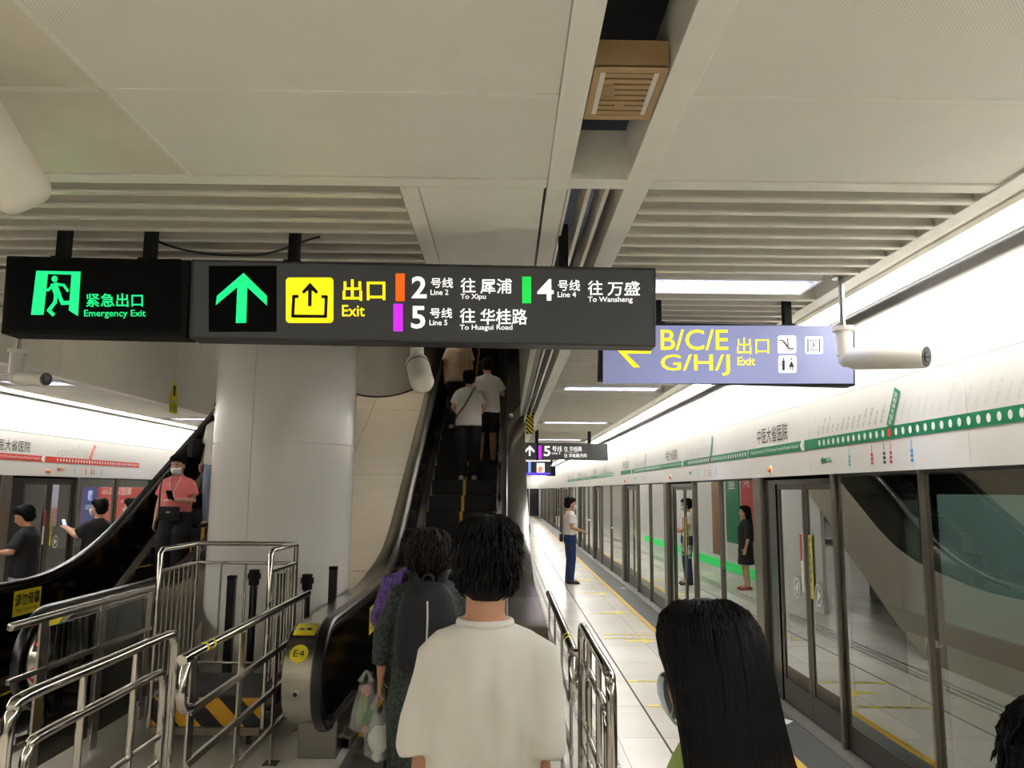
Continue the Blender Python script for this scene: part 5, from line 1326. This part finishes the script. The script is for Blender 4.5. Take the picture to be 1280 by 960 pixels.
for k in (-1, 1):
    m = MB(); m.tube([(k * .07, -.04, .44), (k * .085, .02, .50), (k * .11, .12, .50), (k * .14, .20, .38), (k * .15, .20, .22)], .016, 8, 5, flat=2.); m.build('shoulder_strap', bk, o, smooth=True)
m = MB(); m.tube([(-.03, -.06, .46), (-.02, -.06, .5), (.02, -.06, .5), (.03, -.06, .46)], .008, 8, 3); m.build('grab_loop', bk, o, smooth=True)
# plastic bags of shopping in her left hand
film = bpy.data.materials.new('plastic_film'); film.use_nodes = True; nt = film.node_tree; b = nt.nodes['Principled BSDF']
b.inputs['Base Color'].default_value = lin((214, 216, 212)); b.inputs['Roughness'].default_value = .3; b.inputs['Alpha'].default_value = .27
def shop_bag(label, p, W, Dp, h, hl, contents, tiltx=0.):
    o = thing('plastic_bag', label, 'bag', tuple(p))
    m = MB(); n = 24; rings = []
    for t, k in ((0, .12), (.02, .55), (.12, .9), (.35, 1.0), (.6, .92), (.8, .7), (1, .45)):
        rings.append((tiltx * t, 0, -hl - h + h * t, W * k, Dp * k))
    m.stack(rings, n, cap=False)
    rng = random.Random(int(W * 1000)); ov = Vector((rng.random() * 9, 0, 0))
    for v in m.bm.verts: v.co += Vector((v.co.x, v.co.y, 0)) * (.35 * noise.noise(v.co * 14 + ov)) + Vector((0, 0, .02 * noise.noise(v.co * 9)))
    m.build('film', film, o, smooth=True)
    for k in (-1, 1):
        m = MB(); m.tube([(k * W * .4 + tiltx, 0, -hl + .01), (k * W * .3 + tiltx * .5, 0, -hl * .5), (k * .008, 0, 0), (0, 0, .012)], [.02, .012, .007, .006], 8, 4); m.build('handle', film, o, smooth=True)
    for i, (nm, c, q, r, mt) in enumerate(contents):
        m = MB(); m.ell((0, 0, 0), r, 16)
        for v in m.bm.verts: v.co *= 1 + .25 * noise.noise(v.co * 22 + Vector((i, 0, 0)))
        bmesh.ops.transform(m.bm, matrix=Matrix.Translation(c) @ Matrix.Rotation(q, 4, 'Y'), verts=m.bm.verts); m.build(nm, mt, o, smooth=True)
    return o
hp = put(bpw, (-.268 * s_, .055 * s_, .79 * s_)); veg = mat('leaf_green', (120, 150, 70), .6, noise_amt=.3, noise_scale=30); pale = mat('pale_vegetable', (206, 214, 196), .6)
shop_bag('clear plastic bag of pale vegetables hanging from the backpack woman\'s hand, lower one', hp + Vector((.0, 0, -.0)), .085, .07, .26, .13, [('cabbage', (0, 0, -.27), 0, (.06, .05, .075), pale), ('radish', (.035, .0, -.23), .4, (.025, .025, .07), pale), ('garlic', (-.01, 0, -.36), 0, (.03, .03, .03), pale)])
hp2 = put(bpw, (-.34 * s_, .11 * s_, .865 * s_))
o = shop_bag('clear plastic bag of green vegetables, left of the lower bag', hp2 + Vector((-.02, .03, 0)), .08, .065, .27, .06, [('celery', (-.02, 0, -.2), .15, (.025, .03, .1), veg), ('lettuce', (.03, 0, -.25), 0, (.04, .04, .05), mat('leaf_dark', (60, 120, 70), .6)), ('pepper', (.0, 0, -.1), 0, (.03, .03, .03), mat('meat_pink', (170, 96, 90), .6))])
# crossbody strap on the escalator person, bag and phone of the woman in pink
o = thing('crossbody_bag', 'thin grey crossbody strap with small bag on the escalator person in white', 'bag', (-.58, step_k(14)[0] - .05, step_k(14)[1] + 1.0))
m = MB(); m.tube([(.1, .0, .455), (.095, -.1, .43), (.06, -.165, .36), (0, -.185, .24), (-.09, -.178, .09), (-.17, -.12, .0), (-.2, -.02, -.04)], .009, 8, 5, flat=1.8); m.build('strap', mat('strap_grey', (96, 94, 92), .7), o, smooth=True)
m = MB(); m.box(-.235, -.195, .0, .14, -.16, -.03, .015); m.build('bag_body', cl_black, o, smooth=True)
s2 = 1.62 / 1.7
o = thing('shoulder_bag', 'black shoulder bag hanging in front of the woman in pink', 'bag', tuple(put(pk, (0, .20, .92))), PI)
m = MB(); m.box(-.12, .12, -.03, .04, -.09, .08, .018); m.build('bag_body', cl_black, o, smooth=True)
m = MB(); m.box(-.03, .02, .04, .046, -.0, .02, .002); m.build('clasp', steel, o)
m = MB(); m.tube([(.12, .0, .06), (.135, -.02, .25), (.12, -.03, .4), (.105, -.09, .47), (.1, -.17, .46)], .007, 8, 5, flat=1.6); m.build('strap', cl_black, o, smooth=True)
def phone(label, p, rx, rz, sc=1., mt=None):
    o = thing('phone', label, 'phone', tuple(p), 0); o.rotation_euler = (rx, 0, rz)
    m = MB(); m.box(-.037, .037, -.004, .004, -.075, .075, .004); m.build('case', mt or rubber, o, smooth=True)
    m = MB(); m.box(-.033, .033, -.0052, -.0042, -.068, .068); m.build('screen', E_('phone_screen', (190, 205, 235), 1.), o)
    return o
phone('black phone held up by the woman in pink', put(pk, (-.05 * s2, .33 * s2, 1.19 * s2)), -.7, PI)
phone('phone with lit screen in the hands of the man in pale jeans', put(m1, (0, .35, 1.15)), -.75, 1.75)
phone('phone raised by the masked man in black on the left platform', put(m2, (-.04, .52, 1.37)), -.35, 1.35)
o = thing('lanyard', 'white lanyard with badge around the neck of the woman in pink', 'lanyard', tuple(put(pk, (0, 0, 1.05))), PI)
m = MB(); m.tube([(-.06, .02, .34), (-.062, .09, .28), (-.03, .145, .16), (.0, .158, .08)], .004, 6, 4); m.tube([(.06, .02, .34), (.062, .09, .28), (.03, .145, .16), (.0, .158, .08)], .004, 6, 4); m.build('ribbon', white_paint, o)
m = MB(); m.box(-.03, .03, .15, .158, .02, .09, .003); m.build('badge', white_ink, o)
# shoulder bag of the half hidden person
o = thing('shoulder_bag', 'black bag at the side of the person half hidden by the column', 'bag', tuple(put(bh, (.30, .12, 1.08))), PI - .35)
m = MB(); m.box(-.05, .05, -.14, .12, -.13, .13, .03); m.build('bag_body', cl_black, o, smooth=True)
m = MB(); m.tube([(0, -.1, .12), (-.04, -.08, .28), (-.1, -.1, .36)], .012, 8, 4); m.build('strap', cl_black, o, smooth=True)
